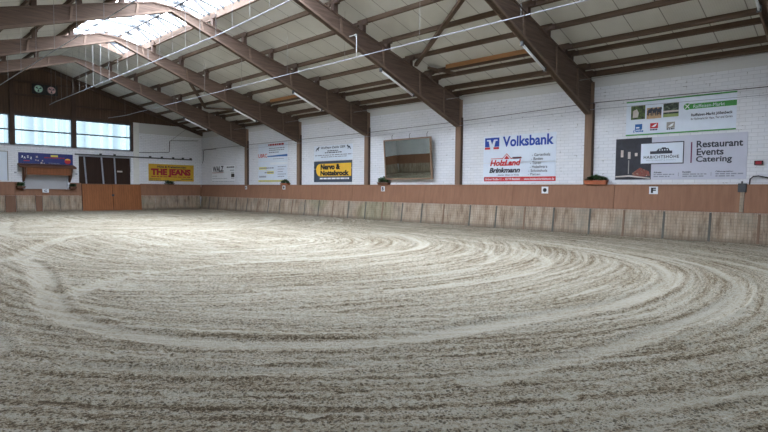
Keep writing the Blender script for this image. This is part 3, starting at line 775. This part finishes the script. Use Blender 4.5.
# two flood lamps on the third visible ridge
for x, wd in ((7.83, 'left'), (8.40, 'right')):
    root = empty('flood_lamp', (x, 23.78, 7.6), '%s of two small box lamps on a roof frame apex' % wd, 'lamp', 'box lamps on a roof frame apex')
    mb = MB(); mb.box(x-.12, x+.12, 23.70, 23.86, 7.70, 7.90); mb.build('lamp_housing', M['skin'], root, bevel=.01)
    mb = MB(); mb.box(x-.10, x+.10, 23.69, 23.70, 7.72, 7.88); mb.build('lamp_glass', M['greyink'], root)
    mb = MB(); mb.box(x-.03, x+.03, 23.74, 23.86, 7.58, 7.70); mb.build('bracket', M['flange'], root)

# two round vents in the gable
for x, col, wd in ((7.93, (.45, .72, .62), 'pale green'), (8.56, (.62, .42, .45), 'pinkish')):
    root = empty('gable_vent', (x, YE-.05, 6.81), '%s round vent with dark square surround high in the boarded gable' % wd, 'vent')
    mb = MB(); mb.box(x-.31, x+.31, YE-.09, YE-.05, 6.53, 7.08); mb.build('surround', M['black'], root)
    mt = m_photo('vent_disc_'+wd.split()[0], [sc(col, .8), col, sc(col, 1.2)], 6)
    mb = MB(); P = [(x+.2*math.cos(a*math.pi/12), 6.81+.2*math.sin(a*math.pi/12)) for a in range(24)]; mb.prism(P, YE-.115, YE-.088); mb.build('disc', mt, root)
    mb = MB(); 
    for q in range(24):
        a0, a1 = q*math.pi/12, (q+1)*math.pi/12
        mb.prism([(x+r_*math.cos(a_), 6.81+r_*math.sin(a_)) for r_, a_ in ((.2, a0), (.23, a0), (.23, a1), (.2, a1))], YE-.13, YE-.09)
    mb.build('rim', M['steel_dark'], root)
    for q in range(3):
        a = q*2.094+.5; mb = MB()
        mb.prism([(x+r_*math.cos(a+da), 6.81+r_*math.sin(a+da)) for r_, da in ((.02, -.5), (.15, -.35), (.16, .25), (.02, .5))], YE-.125, YE-.114); mb.build('blade', M['slate'], root)

# ------------------------------------------------------------------ signs
class Plane:
    """wall frame: s to the viewer's right"""
    def __init__(s, kind): s.k = kind
    def pt(s, a, z, d):        # a: world Y on the right wall, world X on the end wall
        return (XR-d, a, z) if s.k == 'W' else (a, YE-d, z)
    def rect(s, a0, a1, z0, z1, d0, d1):
        mb = MB(); lo, hi = sorted((a0, a1)); z0, z1 = sorted((z0, z1))
        if s.k == 'W': return mb.box(XR-d1, XR-d0, lo, hi, z0, z1)
        return mb.box(lo, hi, YE-d1, YE-d0, z0, z1)
    def poly(s, pts, d0, d1):
        mb = MB()
        if s.k == 'W': return mb.prism(pts, XR-d1, XR-d0, 'X')
        return mb.prism(pts, YE-d1, YE-d0, 'Y')
    def text(s, body, l, r, z0, z1, d, mat, parent, bold=0.0, shear=0.0, name='lettering', space=1.0):
        cu = bpy.data.curves.new('t', 'FONT'); cu.body = body; cu.size = 1; cu.offset = bold; cu.shear = shear; cu.space_character = space
        cu.resolution_u = 3
        ob = bpy.data.objects.new('t', cu); COL.objects.link(ob)
        dg = bpy.context.evaluated_depsgraph_get()
        me = bpy.data.meshes.new_from_object(ob.evaluated_get(dg)); bpy.data.objects.remove(ob)
        n_ = len(me.vertices); co_ = np.empty(n_*3, np.float32); me.vertices.foreach_get('co', co_); co_ = co_.reshape(-1, 3)
        mn, mx = co_.min(0), co_.max(0)
        u = (co_[:, 0]-mn[0])/(mx[0]-mn[0]); v = (co_[:, 1]-mn[1])/(mx[1]-mn[1])
        A = l+(r-l)*u; Z = z0+(z1-z0)*v
        o3 = np.stack([np.full(n_, XR-d), A, Z], -1) if s.k == 'W' else np.stack([A, np.full(n_, YE-d), Z], -1)
        me.vertices.foreach_set('co', o3.ravel().astype(np.float32)); me.update(); me.materials.clear(); me.materials.append(mat)
        o = bpy.data.objects.new(name, me); COL.objects.link(o); o.parent = parent; o.matrix_parent_inverse = parent_inv(parent)
        return o
    def words(s, l, r, z0, z1, d, mat, parent, seed=1, rows=1, name='small_print'):
        """lines too small to read: runs of word-length strokes"""
        rs = random.Random(seed); mb = MB(); sg = 1 if r > l else -1; W_ = abs(r-l); hgt = abs(z1-z0)/(rows+(rows-1)*.8)
        for q in range(rows):
            zt = max(z0, z1)-q*hgt*1.8; a = 0; lim = W_*(1 if q == 0 else rs.uniform(.7, 1))
            while a < lim-.02:
                b = min(lim, a+rs.uniform(.08, .28)*W_**.5*.8)
                x0, x1 = l+sg*a, l+sg*b; lo, hi = sorted((x0, x1))
                if s.k == 'W': mb.box(XR-d-.001, XR-d, lo, hi, zt-hgt, zt)
                else: mb.box(lo, hi, YE-d-.001, YE-d, zt-hgt, zt)
                a = b+W_**.5*.03
        return mb.build(name, mat, parent)
PW, PE = Plane('W'), Plane('E')
def sign(P, name, a0, a1, z0, z1, mat, label, cat='sign', th=.012, group=None):
    loc = P.pt((a0+a1)/2, z0, 0); root = empty(name, loc, label, cat, group)
    P.rect(a0, a1, z0, z1, .002, th).build('panel', mat, root)
    return root
D1, D2, D3 = .016, .020, .024
# --- bank / timber merchant
r = sign(PW, 'advertising_sign', 12.0, 9.0, 1.735, 3.47, M['paleblue'], 'large pale sign with blue bank lettering above red timber merchant lettering')
PW.rect(11.936, 11.3, 3.069, 3.412, .012, D1).build('logo_square', M['blue'], r)
lg = PW.poly([(11.85, 3.34), (11.69, 3.34), (11.615, 3.16), (11.54, 3.34), (11.38, 3.34), (11.38, 3.29), (11.46, 3.29), (11.52, 3.069), (11.72, 3.069), (11.77, 3.29), (11.85, 3.29)], D1, D2).build('logo_wing', M['paleblue'], r)
for a, b in ((11.943, 11.703), (11.554, 11.308)): PW.rect(a, b, 2.975, 3.056, .012, D1).build('logo_bar', M['red'], r)
PW.text('Volksbank', 11.145, 9.084, 3.043, 3.43, D2, M['blue'], r, .03)
PW.rect(11.657, 10.331, 2.60, 2.625, .012, D1).build('roof_line', M['red'], r)
PW.poly([(11.19, 2.585), (10.97, 2.80), (10.75, 2.585)], .012, D1).build('roof_outline', M['red'], r)
PW.poly([(11.15, 2.587), (10.97, 2.765), (10.79, 2.587)], D1, D1+.002).build('roof_gap', M['paleblue'], r)
PW.poly([(11.08, 2.59), (10.97, 2.72), (10.84, 2.59)], D1+.002, D2).build('roof_triangle', M['red'], r)
PW.rect(10.72, 10.354, 2.585, 2.655, .012, D1).build('roof_bar', M['ink'], r)
PW.text('HolzLand', 11.691, 10.361, 2.336, 2.564, D2, M['red'], r, .045, .25)
PW.text('Brinkmann', 11.722, 10.389, 2.077, 2.274, D2, M['ink'], r, .045, .25)
PW.text('...starke Ideen in Holz', 11.40, 10.431, 1.965, 2.03, D2, M['ink'], r, .01)
for (l_, r_, a, b), tx in zip(((9.919, 9.207, 2.653, 2.756), (9.948, 9.49, 2.511, 2.61), (9.989, 9.561, 2.359, 2.468), (9.997, 9.312, 2.223, 2.331), (10.049, 9.308, 2.085, 2.184), (10.068, 9.583, 1.965, 2.05)),
                              ('- Gartenholz', '- Boden', '- Türen', '- Hobelware', '- Schnittholz', '- Platten')):
    PW.text(tx, l_, r_, a, b, D2, M['ink'], r, .01)
PW.rect(11.955, 8.99, 1.76, 1.925, .012, D1).build('red_strip', M['red'], r)
PW.text('Grüner Straße 11  -  33719 Bielefeld  -  www.holzland-brinkmann.de', 11.90, 9.04, 1.80, 1.885, D2, M['white'], r, .015)
# --- farm market banner
r = sign(PW, 'advertising_banner', 6.65, 3.665, 3.165, 4.225, M['paleblue'], 'white banner with green edges and three photos, above the restaurant banner', 'banner')
PW.rect(6.65, 3.665, 4.19, 4.228, .012, D1).build('green_edge', M['green'], r); PW.rect(6.65, 3.665, 3.162, 3.20, .012, D1).build('green_edge', M['green'], r)
p = PW.rect(6.505, 6.083, 3.66, 4.08, .012, D1).build('photo', M['ph1'], r)
PW.poly([(6.45, 3.72), (6.30, 3.72), (6.27, 3.85), (6.33, 3.98), (6.44, 3.93)], D1, D2).build('pale_figure', M['skin'], p)
p = PW.rect(6.035, 5.613, 3.65, 4.07, .012, D1).build('photo', M['ph2'], r)
PW.rect(6.035, 5.613, 3.65, 3.76, D1, D1+.002).build('ground', M['ph_tan'], p)
PW.rect(6.035, 5.613, 3.98, 4.07, D1, D1+.002).build('sky', M['paleblue'], p)
for a in (5.93, 5.80, 5.67):
    PW.poly([(a+.07, 3.83), (a+.07, 3.92), (a, 3.95), (a-.05, 3.99), (a-.07, 3.93), (a-.04, 3.83), (a-.04, 3.73), (a-.02, 3.73), (a-.01, 3.82), (a+.04, 3.82), (a+.05, 3.73), (a+.065, 3.73)], D1+.002, D2).build('horse_and_rider', M['ink'], p)
p = PW.rect(5.562, 5.137, 3.66, 4.065, .012, D1).build('photo', M['ph3'], r)
PW.rect(5.562, 5.137, 3.66, 3.75, D1, D1+.002).build('ground', M['ph_grass'], p); PW.rect(5.562, 5.137, 3.80, 3.85, D1, D1+.002).build('mist', M['skin'], p)
b = PW.rect(6.37, 6.16, 3.34, 3.51, .012, D1).build('emblem', M['blue2'], r); PW.text('Deuka', 6.43, 6.12, 3.26, 3.34, D2, M['blue2'], b, .03, .3)
PW.rect(6.34, 6.24, 3.38, 3.42, D1, D2).build('emblem_mark', M['white'], b)
b = PW.rect(5.925, 5.70, 3.35, 3.51, .012, D1).build('emblem', M['red'], r); PW.poly([(5.89, 3.40), (5.80, 3.46), (5.73, 3.49), (5.76, 3.42), (5.82, 3.39)], D1, D2).build('emblem_mark', M['white'], b); PW.words(5.92, 5.70, 3.29, 3.33, D2, M['ink'], b, 3)
b = PW.rect(5.457, 5.229, 3.33, 3.505, .012, D1).build('emblem', M['concrete'], r); PW.poly([(5.42, 3.37), (5.33, 3.44), (5.26, 3.47), (5.29, 3.39), (5.35, 3.36)], D1, D2).build('emblem_mark', M['white'], b); PW.words(5.45, 5.235, 3.28, 3.32, D2, M['ink'], b, 4)
PW.rect(4.84, 3.665, 3.835, 3.985, .012, D1).build('green_bar', M['green'], r)
P = [(4.91+.095*math.cos(q*math.pi/10), 3.915+.095*math.sin(q*math.pi/10)) for q in range(20)]
c = PW.poly(P, .012, D1+.001).build('green_disc', M['green'], r)
PW.poly([(4.97, 3.97), (4.955, 3.985), (4.85, 3.87), (4.865, 3.855)], D1+.001, D2).build('cross_stroke', M['white'], c); PW.poly([(4.97, 3.865), (4.955, 3.85), (4.85, 3.965), (4.865, 3.98)], D1+.001, D2+.001).build('cross_stroke', M['white'], c)
PW.text('Raiffeisen-Markt', 4.746, 3.954, 3.86, 3.955, D2, M['paleblue'], r, .0)
PW.text('Raiffeisen-Markt Jöllenbeck', 4.80, 3.755, 3.595, 3.70, D2, M['ink'], r, .03)
PW.text('Ihr Fachmarkt für Haus, Tier und Garten', 4.80, 3.755, 3.50, 3.575, D2, M['ink'], r, .01)
# --- restaurant banner
r = sign(PW, 'advertising_banner', 6.95, 3.375, 1.785, 3.08, M['lav'], 'large grey-lilac restaurant banner with dark candle photo', 'banner', th=.014)
p = PW.rect(6.939, 5.858, 1.79, 3.078, .014, D1+.002).build('photo', M['ph_dark'], r)
for a, z0, z1 in ((6.74, 2.50, 2.72), (6.52, 2.44, 2.66), (6.31, 2.52, 2.62)):
    PW.rect(a+.04, a-.04, z0, z1, D1+.002, D2).build('candle', M['skin'], p)
PW.poly([(6.76, 2.44), (6.54, 2.36), (6.30, 2.44), (6.30, 2.40), (6.54, 2.31), (6.56, 1.95), (6.52, 1.95), (6.50, 2.31), (6.76, 2.40)], D1+.002, D2).build('candlestick', M['greyink'], p) if False else None
PW.rect(6.545, 6.515, 1.97, 2.40, D1+.002, D2-.0005).build('candlestick', M['concrete'], p)
PW.poly([(6.42, 1.99), (6.18, 2.16), (5.92, 2.04), (5.88, 1.90), (6.10, 1.88), (6.40, 1.92)], D1+.002, D2).build('roast', M['ph_food'], p)
PW.poly([(6.93, 1.90), (6.5, 1.93), (5.88, 1.84), (5.88, 1.81), (6.5, 1.88), (6.93, 1.86)], D2, D2+.001).build('plate', M['skin'], p)
PW.rect(6.194, 4.953, 2.254, 2.917, .014, D2+.002).build('card_border', M['ink'], r)
c = PW.rect(6.165, 4.98, 2.283, 2.888, D2+.002, D3).build('card', M['paleblue'], r)
h = PW.rect(5.898, 5.272, 2.565, 2.65, D3, D3+.003).build('house_drawing', M['ink'], c)
PW.poly([(5.72, 2.65), (5.66, 2.72), (5.58, 2.72), (5.56, 2.755), (5.46, 2.755), (5.44, 2.73), (5.38, 2.73), (5.34, 2.65)], D3, D3+.003).build('house_roof', M['ink'], c)
for a in (5.62, 5.55, 5.48, 5.41): PW.rect(a+.015, a-.015, 2.66, 2.70, D3+.003, D3+.005).build('house_window', M['paleblue'], c)
PW.text('HABICHTSHÖHE', 6.08, 5.081, 2.425, 2.538, D3+.003, M['ink'], c, .02, space=1.15)
PW.text('RESTAURANT & EVENTS', 5.993, 5.17, 2.357, 2.392, D3+.003, M['greyink'], c, 0, space=1.2)
PW.rect(4.774, 4.74, 2.265, 2.872, .014, D2).build('divider', M['plum'], r)
PW.text('Restaurant', 4.626, 3.478, 2.70, 2.90, D2, M['ink'], r, .025)
PW.text('Events', 4.618, 3.936, 2.475, 2.675, D2, M['ink'], r, .025)
PW.text('Catering', 4.629, 3.729, 2.235, 2.455, D2, M['ink'], r, .025)
for (hl, hr, tl, tr, tx, sd) in ((5.779, 5.554, 5.777, 5.196, 'Adresse', 1), (4.975, 4.755, 4.972, 4.344, 'Kontakt', 2), (4.121, 3.69, 4.117, 3.447, 'Öffnungszeiten', 3)):
    PW.text(tx, hl, hr, 1.98, 2.03, D2, M['ink'], r, .03); PW.words(tl, tr, 1.86, 1.955, D2, M['greyink'], r, sd, 2)
for a in (5.085, 4.23): PW.rect(a+.006, a-.006, 1.88, 1.99, .014, D2).build('separator', M['greyink'], r)
# --- yellow on slate
r = sign(PW, 'advertising_sign', 22.59, 19.6, 1.77, 2.845, M['slate'], 'slate-blue sign with a yellow rounded field and black surname lettering')
P = [(19.665, 2.065), (19.665, 2.71)]
P += [(22.08+.325*math.sin(q*math.pi/10), 2.3875+.3225*math.cos(q*math.pi/10)) for q in range(11)]
PW.poly(P, .012, D1).build('yellow_field', M['yellow'], r)
PW.text('Nervo &', 22.033, 20.468, 2.40, 2.69, D2, M['black'], r, .065); PW.text('Nottebrock', 22.051, 19.81, 2.095, 2.36, D2, M['black'], r, .065)
PW.words(22.09, 19.81, 1.915, 1.99, D2, M['white'], r, 5)
r = sign(PW, 'advertising_sign', 22.59, 19.58, 2.90, 3.635, M['paleblue'], 'pale sign with two small dark horses, above the slate and yellow sign')
PW.text('Wolfgang Dahle GBR', 22.02, 20.101, 3.43, 3.585, D2, M['slate'], r, .02, .2)
for a, s1_ in ((22.28, 1), (19.85, -1)):
    PW.poly([(a+s1_*q, 3.48+z) for q, z in ((.17, -.09), (.11, -.02), (.08, .05), (-.02, .06), (-.08, .12), (-.15, .10), (-.12, .04), (-.06, .0), (-.09, -.09), (-.05, -.09), (-.02, -.02), (.06, -.04), (.12, -.11))], .012, D1).build('horse_emblem', M['slate'], r)
PW.words(21.49, 20.647, 3.33, 3.375, D2, M['slate'], r, 6); PW.words(21.69, 20.38, 3.24, 3.29, D2, M['slate'], r, 7); PW.words(22.5, 19.6, 3.12, 3.165, D2, M['greyink'], r, 8); PW.words(22.0, 20.0, 3.03, 3.07, D2, M['greyink'], r, 9)
# --- two white signs
r = sign(PW, 'advertising_sign', 27.93, 24.98, 3.01, 4.01, M['paleblue'], 'white sign with red letters and a blue stripe, upper of a stacked pair')
PW.words(26.868, 25.294, 3.88, 3.98, D2, M['darkred'], r, 21); PW.words(26.8, 25.25, 3.70, 3.75, D2, M['greyink'], r, 10); PW.words(26.8, 25.25, 3.59, 3.64, D2, M['greyink'], r, 11); PW.words(26.8, 25.8, 3.46, 3.52, D2, M['greyink'], r, 12)
PW.text('UBRC', 27.93, 26.998, 3.22, 3.44, D2, M['red'], r, .02); PW.poly([(26.97, 3.245), (26.97, 3.30), (24.98, 3.35), (24.98, 3.23)], .012, D1).build('blue_stripe', M['blue2'], r); PW.words(26.4, 25.3, 3.10, 3.13, D2, M['greyink'], r, 13)
r = sign(PW, 'advertising_sign', 27.94, 25.0, 1.79, 2.985, M['paleblue'], 'white sign with yellow patches and yellow foot strip, lower of a stacked pair')
PW.rect(26.687, 25.004, 2.78, 2.92, .012, D1).build('white_patch', M['white'], r)
PW.rect(27.86, 27.06, 2.53, 2.67, .012, D1).build('yellow_patch', M['lemon'], r); PW.words(27.8, 26.32, 2.57, 2.64, D2, M['greyink'], r, 14)
PW.rect(27.0, 26.32, 2.27, 2.41, .012, D1).build('yellow_patch', M['lemon'], r); PW.words(27.26, 26.34, 2.31, 2.37, D2, M['greyink'], r, 15)
PW.words(27.82, 27.1, 2.06, 2.16, D2, M['greyink'], r, 16); PW.rect(27.93, 25.025, 1.80, 1.905, .012, D1).build('yellow_strip', M['lemon'], r); PW.words(27.8, 25.1, 1.83, 1.87, D2, M['greyink'], r, 17)
for i, z in enumerate((2.64, 2.50, 2.36, 2.22, 2.09)): PW.words(25.92, 25.1+(i % 3)*.15, z, z+.04, D2, M['greyink'], r, 30+i)
# --- lettering near the corner
r = sign(PW, 'advertising_sign', 33.62, 30.65, 1.80, 2.90, M['white'], 'white sign with tall black letters and small black box near the hall corner')
PW.text('WALZ', 33.5, 32.05, 2.49, 2.86, D2, M['ink'], r, .035); PW.words(33.55, 32.02, 2.41, 2.44, D2, M['darkred'], r, 41)
PW.words(31.64, 30.7, 2.72, 2.80, D2, M['ink'], r, 42); PW.words(31.24, 30.72, 2.53, 2.59, D2, M['greyink'], r, 43)
PW.rect(31.10, 30.71, 2.12, 2.34, .012, D1).build('black_box', M['black'], r); PW.words(31.1, 30.71, 2.38, 2.42, D2, M['greyink'], r, 44); PW.words(31.1, 30.71, 2.03, 2.07, D2, M['greyink'], r, 45)
PW.words(33.53, 32.9, 2.19, 2.22, D2, M['greyink'], r, 46); PW.words(33.53, 31.6, 2.03, 2.06, D2, M['greyink'], r, 47); PW.words(33.56, 30.7, 1.84, 1.87, D2, M['greyink'], r, 48)
# --- end wall signs
r = sign(PE, 'advertising_sign', 13.95, 16.98, 1.84, 2.94, M['jeans_yellow'], 'golden yellow sign with dark red western lettering on the end wall')
PE.text('THE JEANS', 14.10, 16.76, 2.10, 2.645, D2, M['darkred'], r, .06)
# slab serifs that give the letters their western look
mb = MB()
for z in (2.10, 2.60):
    for a, b in ((14.12, 14.42), (14.46, 14.62), (14.68, 14.84), (14.90, 15.16), (15.33, 15.5), (15.56, 15.80), (15.86, 16.12), (16.2, 16.42), (16.5, 16.74)): mb.box(a, b, YE-D2-.002, YE-D2-.001, z, z+.045)
mb.build('letter_serifs', M['darkred'], r)
PE.text('Hüte & Freizeitmoden', 14.502, 16.436, 2.70, 2.845, D2, M['ink'], r, .03, .1)
PE.words(14.0, 14.72, 1.955, 1.99, D2, M['ink'], r, 51); PE.words(13.98, 15.32, 1.86, 1.90, D2, M['ink'], r, 52); PE.words(15.75, 16.14, 1.86, 1.90, D2, M['ink'], r, 53); PE.words(16.1, 16.87, 1.97, 2.01, D2, M['ink'], r, 54)
r = sign(PE, 'advertising_sign', 6.925, 9.605, 2.665, 3.265, M['navy'], 'dark blue sign with white dancing letters over the kiosk canopy', th=.03)
E1, E2 = .032, .036
for ch, x, z in (('J', 7.04, 2.98), ('A', 7.17, 2.93), ('Z', 7.32, 2.98), ('Z', 7.47, 2.91)): PE.text(ch, x, x+.10, z, z+.12, E2, M['white'], r, .05)
PE.words(7.17, 7.45, 2.80, 2.84, E2, M['red'], r, 61); PE.rect(8.48, 8.84, 3.08, 3.18, .03, E1).build('yellow_patch', M['lemon'], r); PE.words(8.16, 9.17, 3.0, 3.06, E2, M['darkred'], r, 62); PE.words(8.36, 8.92, 2.70, 2.74, E2, M['greyink'], r, 63)
bl = PE.poly([(9.335+.16*math.cos(q*math.pi/12), 2.865+.155*math.sin(q*math.pi/12)) for q in range(24)], .03, E1).build('round_emblem', M['red'], r)
PE.poly([(9.335+.14*math.cos(q*math.pi/12), 2.93+.08*math.sin(q*math.pi/12)) for q in range(0, 13)], E1, E2).build('emblem_cap', M['yellow'], bl)
for cx_, cz_, q_ in ((7.80, 3.05, .08), (7.75, 2.87, .05), (7.86, 2.85, .05), (8.07, 2.85, .05), (8.02, 2.72, .08), (8.15, 2.70, .05)):
    PE.poly([(cx_+q_*math.cos(a*math.pi/4)*(1 if a % 2 else .45), cz_+q_*math.sin(a*math.pi/4)*(1 if a % 2 else .5)) for a in range(8)], .03, E1).build('white_figure', M['skin'], r)
r = sign(PE, 'notice_board', 4.5, 6.42, 1.72, 3.26, M['paleblue'], 'tall pale board at the left picture edge on the end wall')
PE.words(4.7, 6.1, 2.72, 2.76, D2, M['blue2'], r, 71); PE.words(4.7, 6.0, 2.3, 2.34, D2, M['greyink'], r, 72)
mb = PE.rect(4.46, 6.46, 3.26, 3.30, .002, .03); mb.build('top_trim', M['concrete'], r); PE.rect(6.42, 6.46, 1.70, 3.26, .002, .03).build('side_trim', M['concrete'], r)

# ------------------------------------------------------------------ arena letters
def letter(a, z0, z1, wd, ch, label):
    off = .30-.20*z0/1.6+.018
    root = empty('arena_marker', (XR-off, a, z0), label, 'marker', None)
    PW.rect(a+wd/2, a-wd/2, z0, z1, off-.01, off+.008).build('plate', M['white'], root)
    if ch == 'o':
        PW.poly([(a+.07*math.cos(q*math.pi/10), (z0+z1)/2+.07*math.sin(q*math.pi/10)) for q in range(20)], off+.008, off+.012).build('dot', M['black'], root)
    else:
        h = (z1-z0)*.14; PW.text(ch, a+wd*.28, a-wd*.28, z0+h, z1-h, off+.012, M['black'], root, .05, name='letter')
letter(5.72, 1.34, 1.57, .25, 'F', 'white square marker with black letter F on the kickboard')
letter(9.31, 1.32, 1.56, .25, 'o', 'white marker with a black dot under the bank sign')
letter(17.33, 1.33, 1.56, .22, 'B', 'white letter marker under the small flower box by the mirror')
letter(25.12, 1.37, 1.59, .25, 'o', 'white marker with a black dot under the stacked white signs')
letter(29.1, 1.36, 1.56, .20, 'M', 'tiny white marker at a post beyond the stacked white signs')
root = empty('arena_marker', (8.15, YE-.3, 1.1), 'white square marker in the middle of the end wall below the shutter', 'marker')
mb = MB(); mb.box(7.98, 8.30, YE-.27, YE-.235, 1.06, 1.27); mb.build('plate', M['white'], root)
me_t = Plane('E').text('C', 8.07, 8.21, 1.10, 1.23, .275, M['slate'], root, .05, name='letter')

# ------------------------------------------------------------------ flower boxes
def flower_box(pos, l, wdt, h, along, box_mat, label, ph=.16, dens=90, hi=None, box=True):
    root = empty('flower_box', pos, label, 'flower box'); x, y, z = pos
    ax, ay = (wdt/2, l/2) if along == 'Y' else (l/2, wdt/2)
    mb = MB()
    v0 = [(x-ax*.85, y-ay*.95), (x+ax*.85, y-ay*.95), (x+ax*.85, y+ay*.95), (x-ax*.85, y+ay*.95)]
    v1 = [(x-ax, y-ay), (x+ax, y-ay), (x+ax, y+ay), (x-ax, y+ay)]
    A = [mb.bm.verts.new((*p, z+.002)) for p in v0]; B = [mb.bm.verts.new((*p, z+h)) for p in v1]
    mb.bm.faces.new(A); mb.bm.faces.new(B)
    for i in range(4): mb.bm.faces.new((A[i], A[(i+1) % 4], B[(i+1) % 4], B[i]))
    mb.build('trough', box_mat, root)
    mb = MB()
    for i in range(4):
        p, q = v1[i], v1[(i+1) % 4]
        mb.box(min(p[0], q[0])-.012, max(p[0], q[0])+.012, min(p[1], q[1])-.012, max(p[1], q[1])+.012, z+h-.03, z+h+.004)
    mb.build('rim', box_mat, root)
    rs = random.Random(int(abs(y)*10)); mb = MB()
    for i in range(dens):
        bx, by = x+rs.uniform(-ax, ax)*.8, y+rs.uniform(-ay, ay)*.92; hh = rs.uniform(.3, 1.15)*ph*(1-.5*abs(by-y)/ay if along == 'Y' else 1)
        a = rs.uniform(0, 6.28); ln = rs.uniform(.08, .17); d_ = Vector((math.cos(a), math.sin(a), rs.uniform(-.3, .7))).normalized()*ln; sd = d_.cross(Vector((0, 0, 1))).normalized()*ln*.3
        c = Vector((bx, by, z+h*.8+hh)); v = [mb.bm.verts.new(q) for q in (c-d_*.5, c+sd, c+d_*.5+Vector((0, 0, -.01)), c-sd)]
        mb.bm.faces.new(v)
        if i % 4 == 0:
            q = [mb.bm.verts.new(t_) for t_ in ((bx, by, z+h*.7), (bx+.006, by, z+h*.7), tuple(c+Vector((.004, 0, 0))), tuple(c))]; mb.bm.faces.new(q)
    tag(mb.build('plant', M['leaf'], root), 'low bushy green plants')
flower_box((XR-.115, 7.52, 1.635), .72, .18, .13, 'Y', M['terracotta'], 'terracotta trough of green plants beside a post on the right kickboard', .20, 300)
flower_box((XR-.115, 17.32, 1.635), .68, .18, .10, 'Y', M['canopy_dark'], 'dark trough of bushy green plants at the lower left of the mirror', .28, 300)
flower_box((XR-.115, 25.05, 1.635), .72, .18, .08, 'Y', M['terracotta'], 'orange trough with dark plants under the stacked white signs', .22, 260)
flower_box((15.25, YE-.115, 1.635), .62, .18, .06, 'X', M['black'], 'dark trough of plants under the golden yellow sign', .14, 160)
flower_box((6.96, YE-.34, 1.28), .40, .24, .12, 'X', M['canopy_dark'], 'hanging bowl of green plants left of the grey shutter', .22, 200)
flower_box((9.50, YE-.34, 1.28), .36, .24, .12, 'X', M['canopy_dark'], 'hanging bowl of plants right of the grey shutter', .18, 180)

# ------------------------------------------------------------------ wall mirror
MA, MBv, MZ0, MZ1 = 17.16, 14.38, 1.86, 3.63
root = bpy.data.objects.new('wall_mirror', None); COL.objects.link(root)
root.location = (XR-.135, MA, MZ0); tag(root, 'large wood-framed wall mirror reflecting the far side of the hall', 'mirror')
L_, H_ = MA-MBv, MZ1-MZ0
MIR = (math.radians(-0.9), math.radians(4.6))
# local frame: x outwards to the hall, y towards the viewer's right, z up
rotm = Matrix.Rotation(math.pi+MIR[0], 4, 'Z') @ Matrix.Rotation(MIR[1], 4, 'Y')
root.matrix_basis = Matrix.Translation(root.location) @ rotm
def loc_part(mb, name, mat, smooth=False):
    o = mb.build(name, mat, None, smooth); o.parent = root; return o
# local y runs from 0 (far end) to L_ (near end): world -Y
mb = MB(); mb.box(0, .035, .06, L_-.06, .06, H_-.06); loc_part(mb, 'mirror_glass', M['mirror'])
mb = MB(); mb.box(-.02, .055, 0, L_, 0, .06).box(-.02, .055, 0, L_, H_-.06, H_).box(-.02, .055, 0, .06, .06, H_-.06).box(-.02, .055, L_-.06, L_, .06, H_-.06)
loc_part(mb, 'mirror_frame', M['mirror_frame'])
for yy in (.5, 1.55, 2.55):
    mb = MB(); mb.tube([(.0, yy, H_-.02), (.0, yy, H_+.14), (-.05, yy+.03, H_+.22)], .012, 6); loc_part(mb, 'hook', M['steel_dark'])

# ------------------------------------------------------------------ small things at the right edge
root = empty('hose_bracket', (XR-.12, 3.42, 1.3), 'dark clamp with pale downpipe on the kickboard at the right edge', 'bracket')
mb = MB(); mb.box(XR-.18, XR-.06, 3.33, 3.53, 1.42, 1.66); mb.build('clamp', M['steel_dark'], root, bevel=.01)
mb = MB(); mb.tube([(XR-.10, 3.45, 1.66), (XR-.10, 3.45, 1.72)], .02, 8); mb.build('stub', M['steel_dark'], root)
mb = MB(); mb.prism([(XR-.235, ZK+.02), (XR-.20, ZK+.02), (XR-.12, 1.42), (XR-.155, 1.42)], 3.38, 3.47); mb.build('downpipe', M['kick_Y'], root)
pts = [(XR-.08, 3.28, 1.62), (XR-.08, 3.27, 1.78), (XR-.08, 3.20, 1.85), (XR-.08, 3.08, 1.86), (XR-.08, 2.9, 1.82), (XR-.08, 2.7, 1.74), (XR-.08, 2.5, 1.68)]
tag(MB().tube(pts, .018, 8).build('hose', M['black'], smooth=True), 'curved black hose on the ledge at the right edge', 'hose')
root = empty('warning_light', (XR, 3.1, 2.22), 'small dark red box on the white wall at the right edge', 'wall box')
mb = MB(); mb.box(XR-.05, XR, 3.0, 3.2, 2.16, 2.28); mb.build('housing', M['black'], root, bevel=.008)
mb = MB(); mb.box(XR-.055, XR-.049, 3.03, 3.17, 2.18, 2.26); mb.build('lens', M['darkred'], root)
for (x, z, nm) in ((6.78, 2.15, 'left'), (9.78, 2.15, 'right')):
    mb = MB(); mb.box(x-.05, x+.05, YE-.03, YE, z-.03, z+.03); tag(mb.build('wall_socket', M['greyink']), 'small grey box on the white wall %s of the shutter' % nm, 'socket')

# small lamp globe on the frame right of the ridge and one thicker drop rod on the pipe
root = empty('globe_lamp', (12.05, 13.0, 6.2), 'small white globe lamp on the roof frame at the top centre', 'lamp')
bm = bmesh.new(); bmesh.ops.create_uvsphere(bm, u_segments=16, v_segments=10, radius=.045)
bmesh.ops.translate(bm, verts=bm.verts, vec=(11.75, 12.98, 6.32)); g_ = MB(); g_.bm = bm; g_.build('globe', M['tube'], root, smooth=True)
MB().tube([(11.75, 12.98, 6.32), (11.75, 13.09, 6.32)], .02, 8).build('stem', M['steel_dark'], root)
tag(MB().tube([(11.55, 12.72, 5.56), (11.55, 12.72, 6.25), (11.55, 13.06, 6.25)], .018, 8).build('drop_rod', M['tube'], smooth=True), 'short white drop rod holding the sprinkler pipe at a roof frame', 'rod')
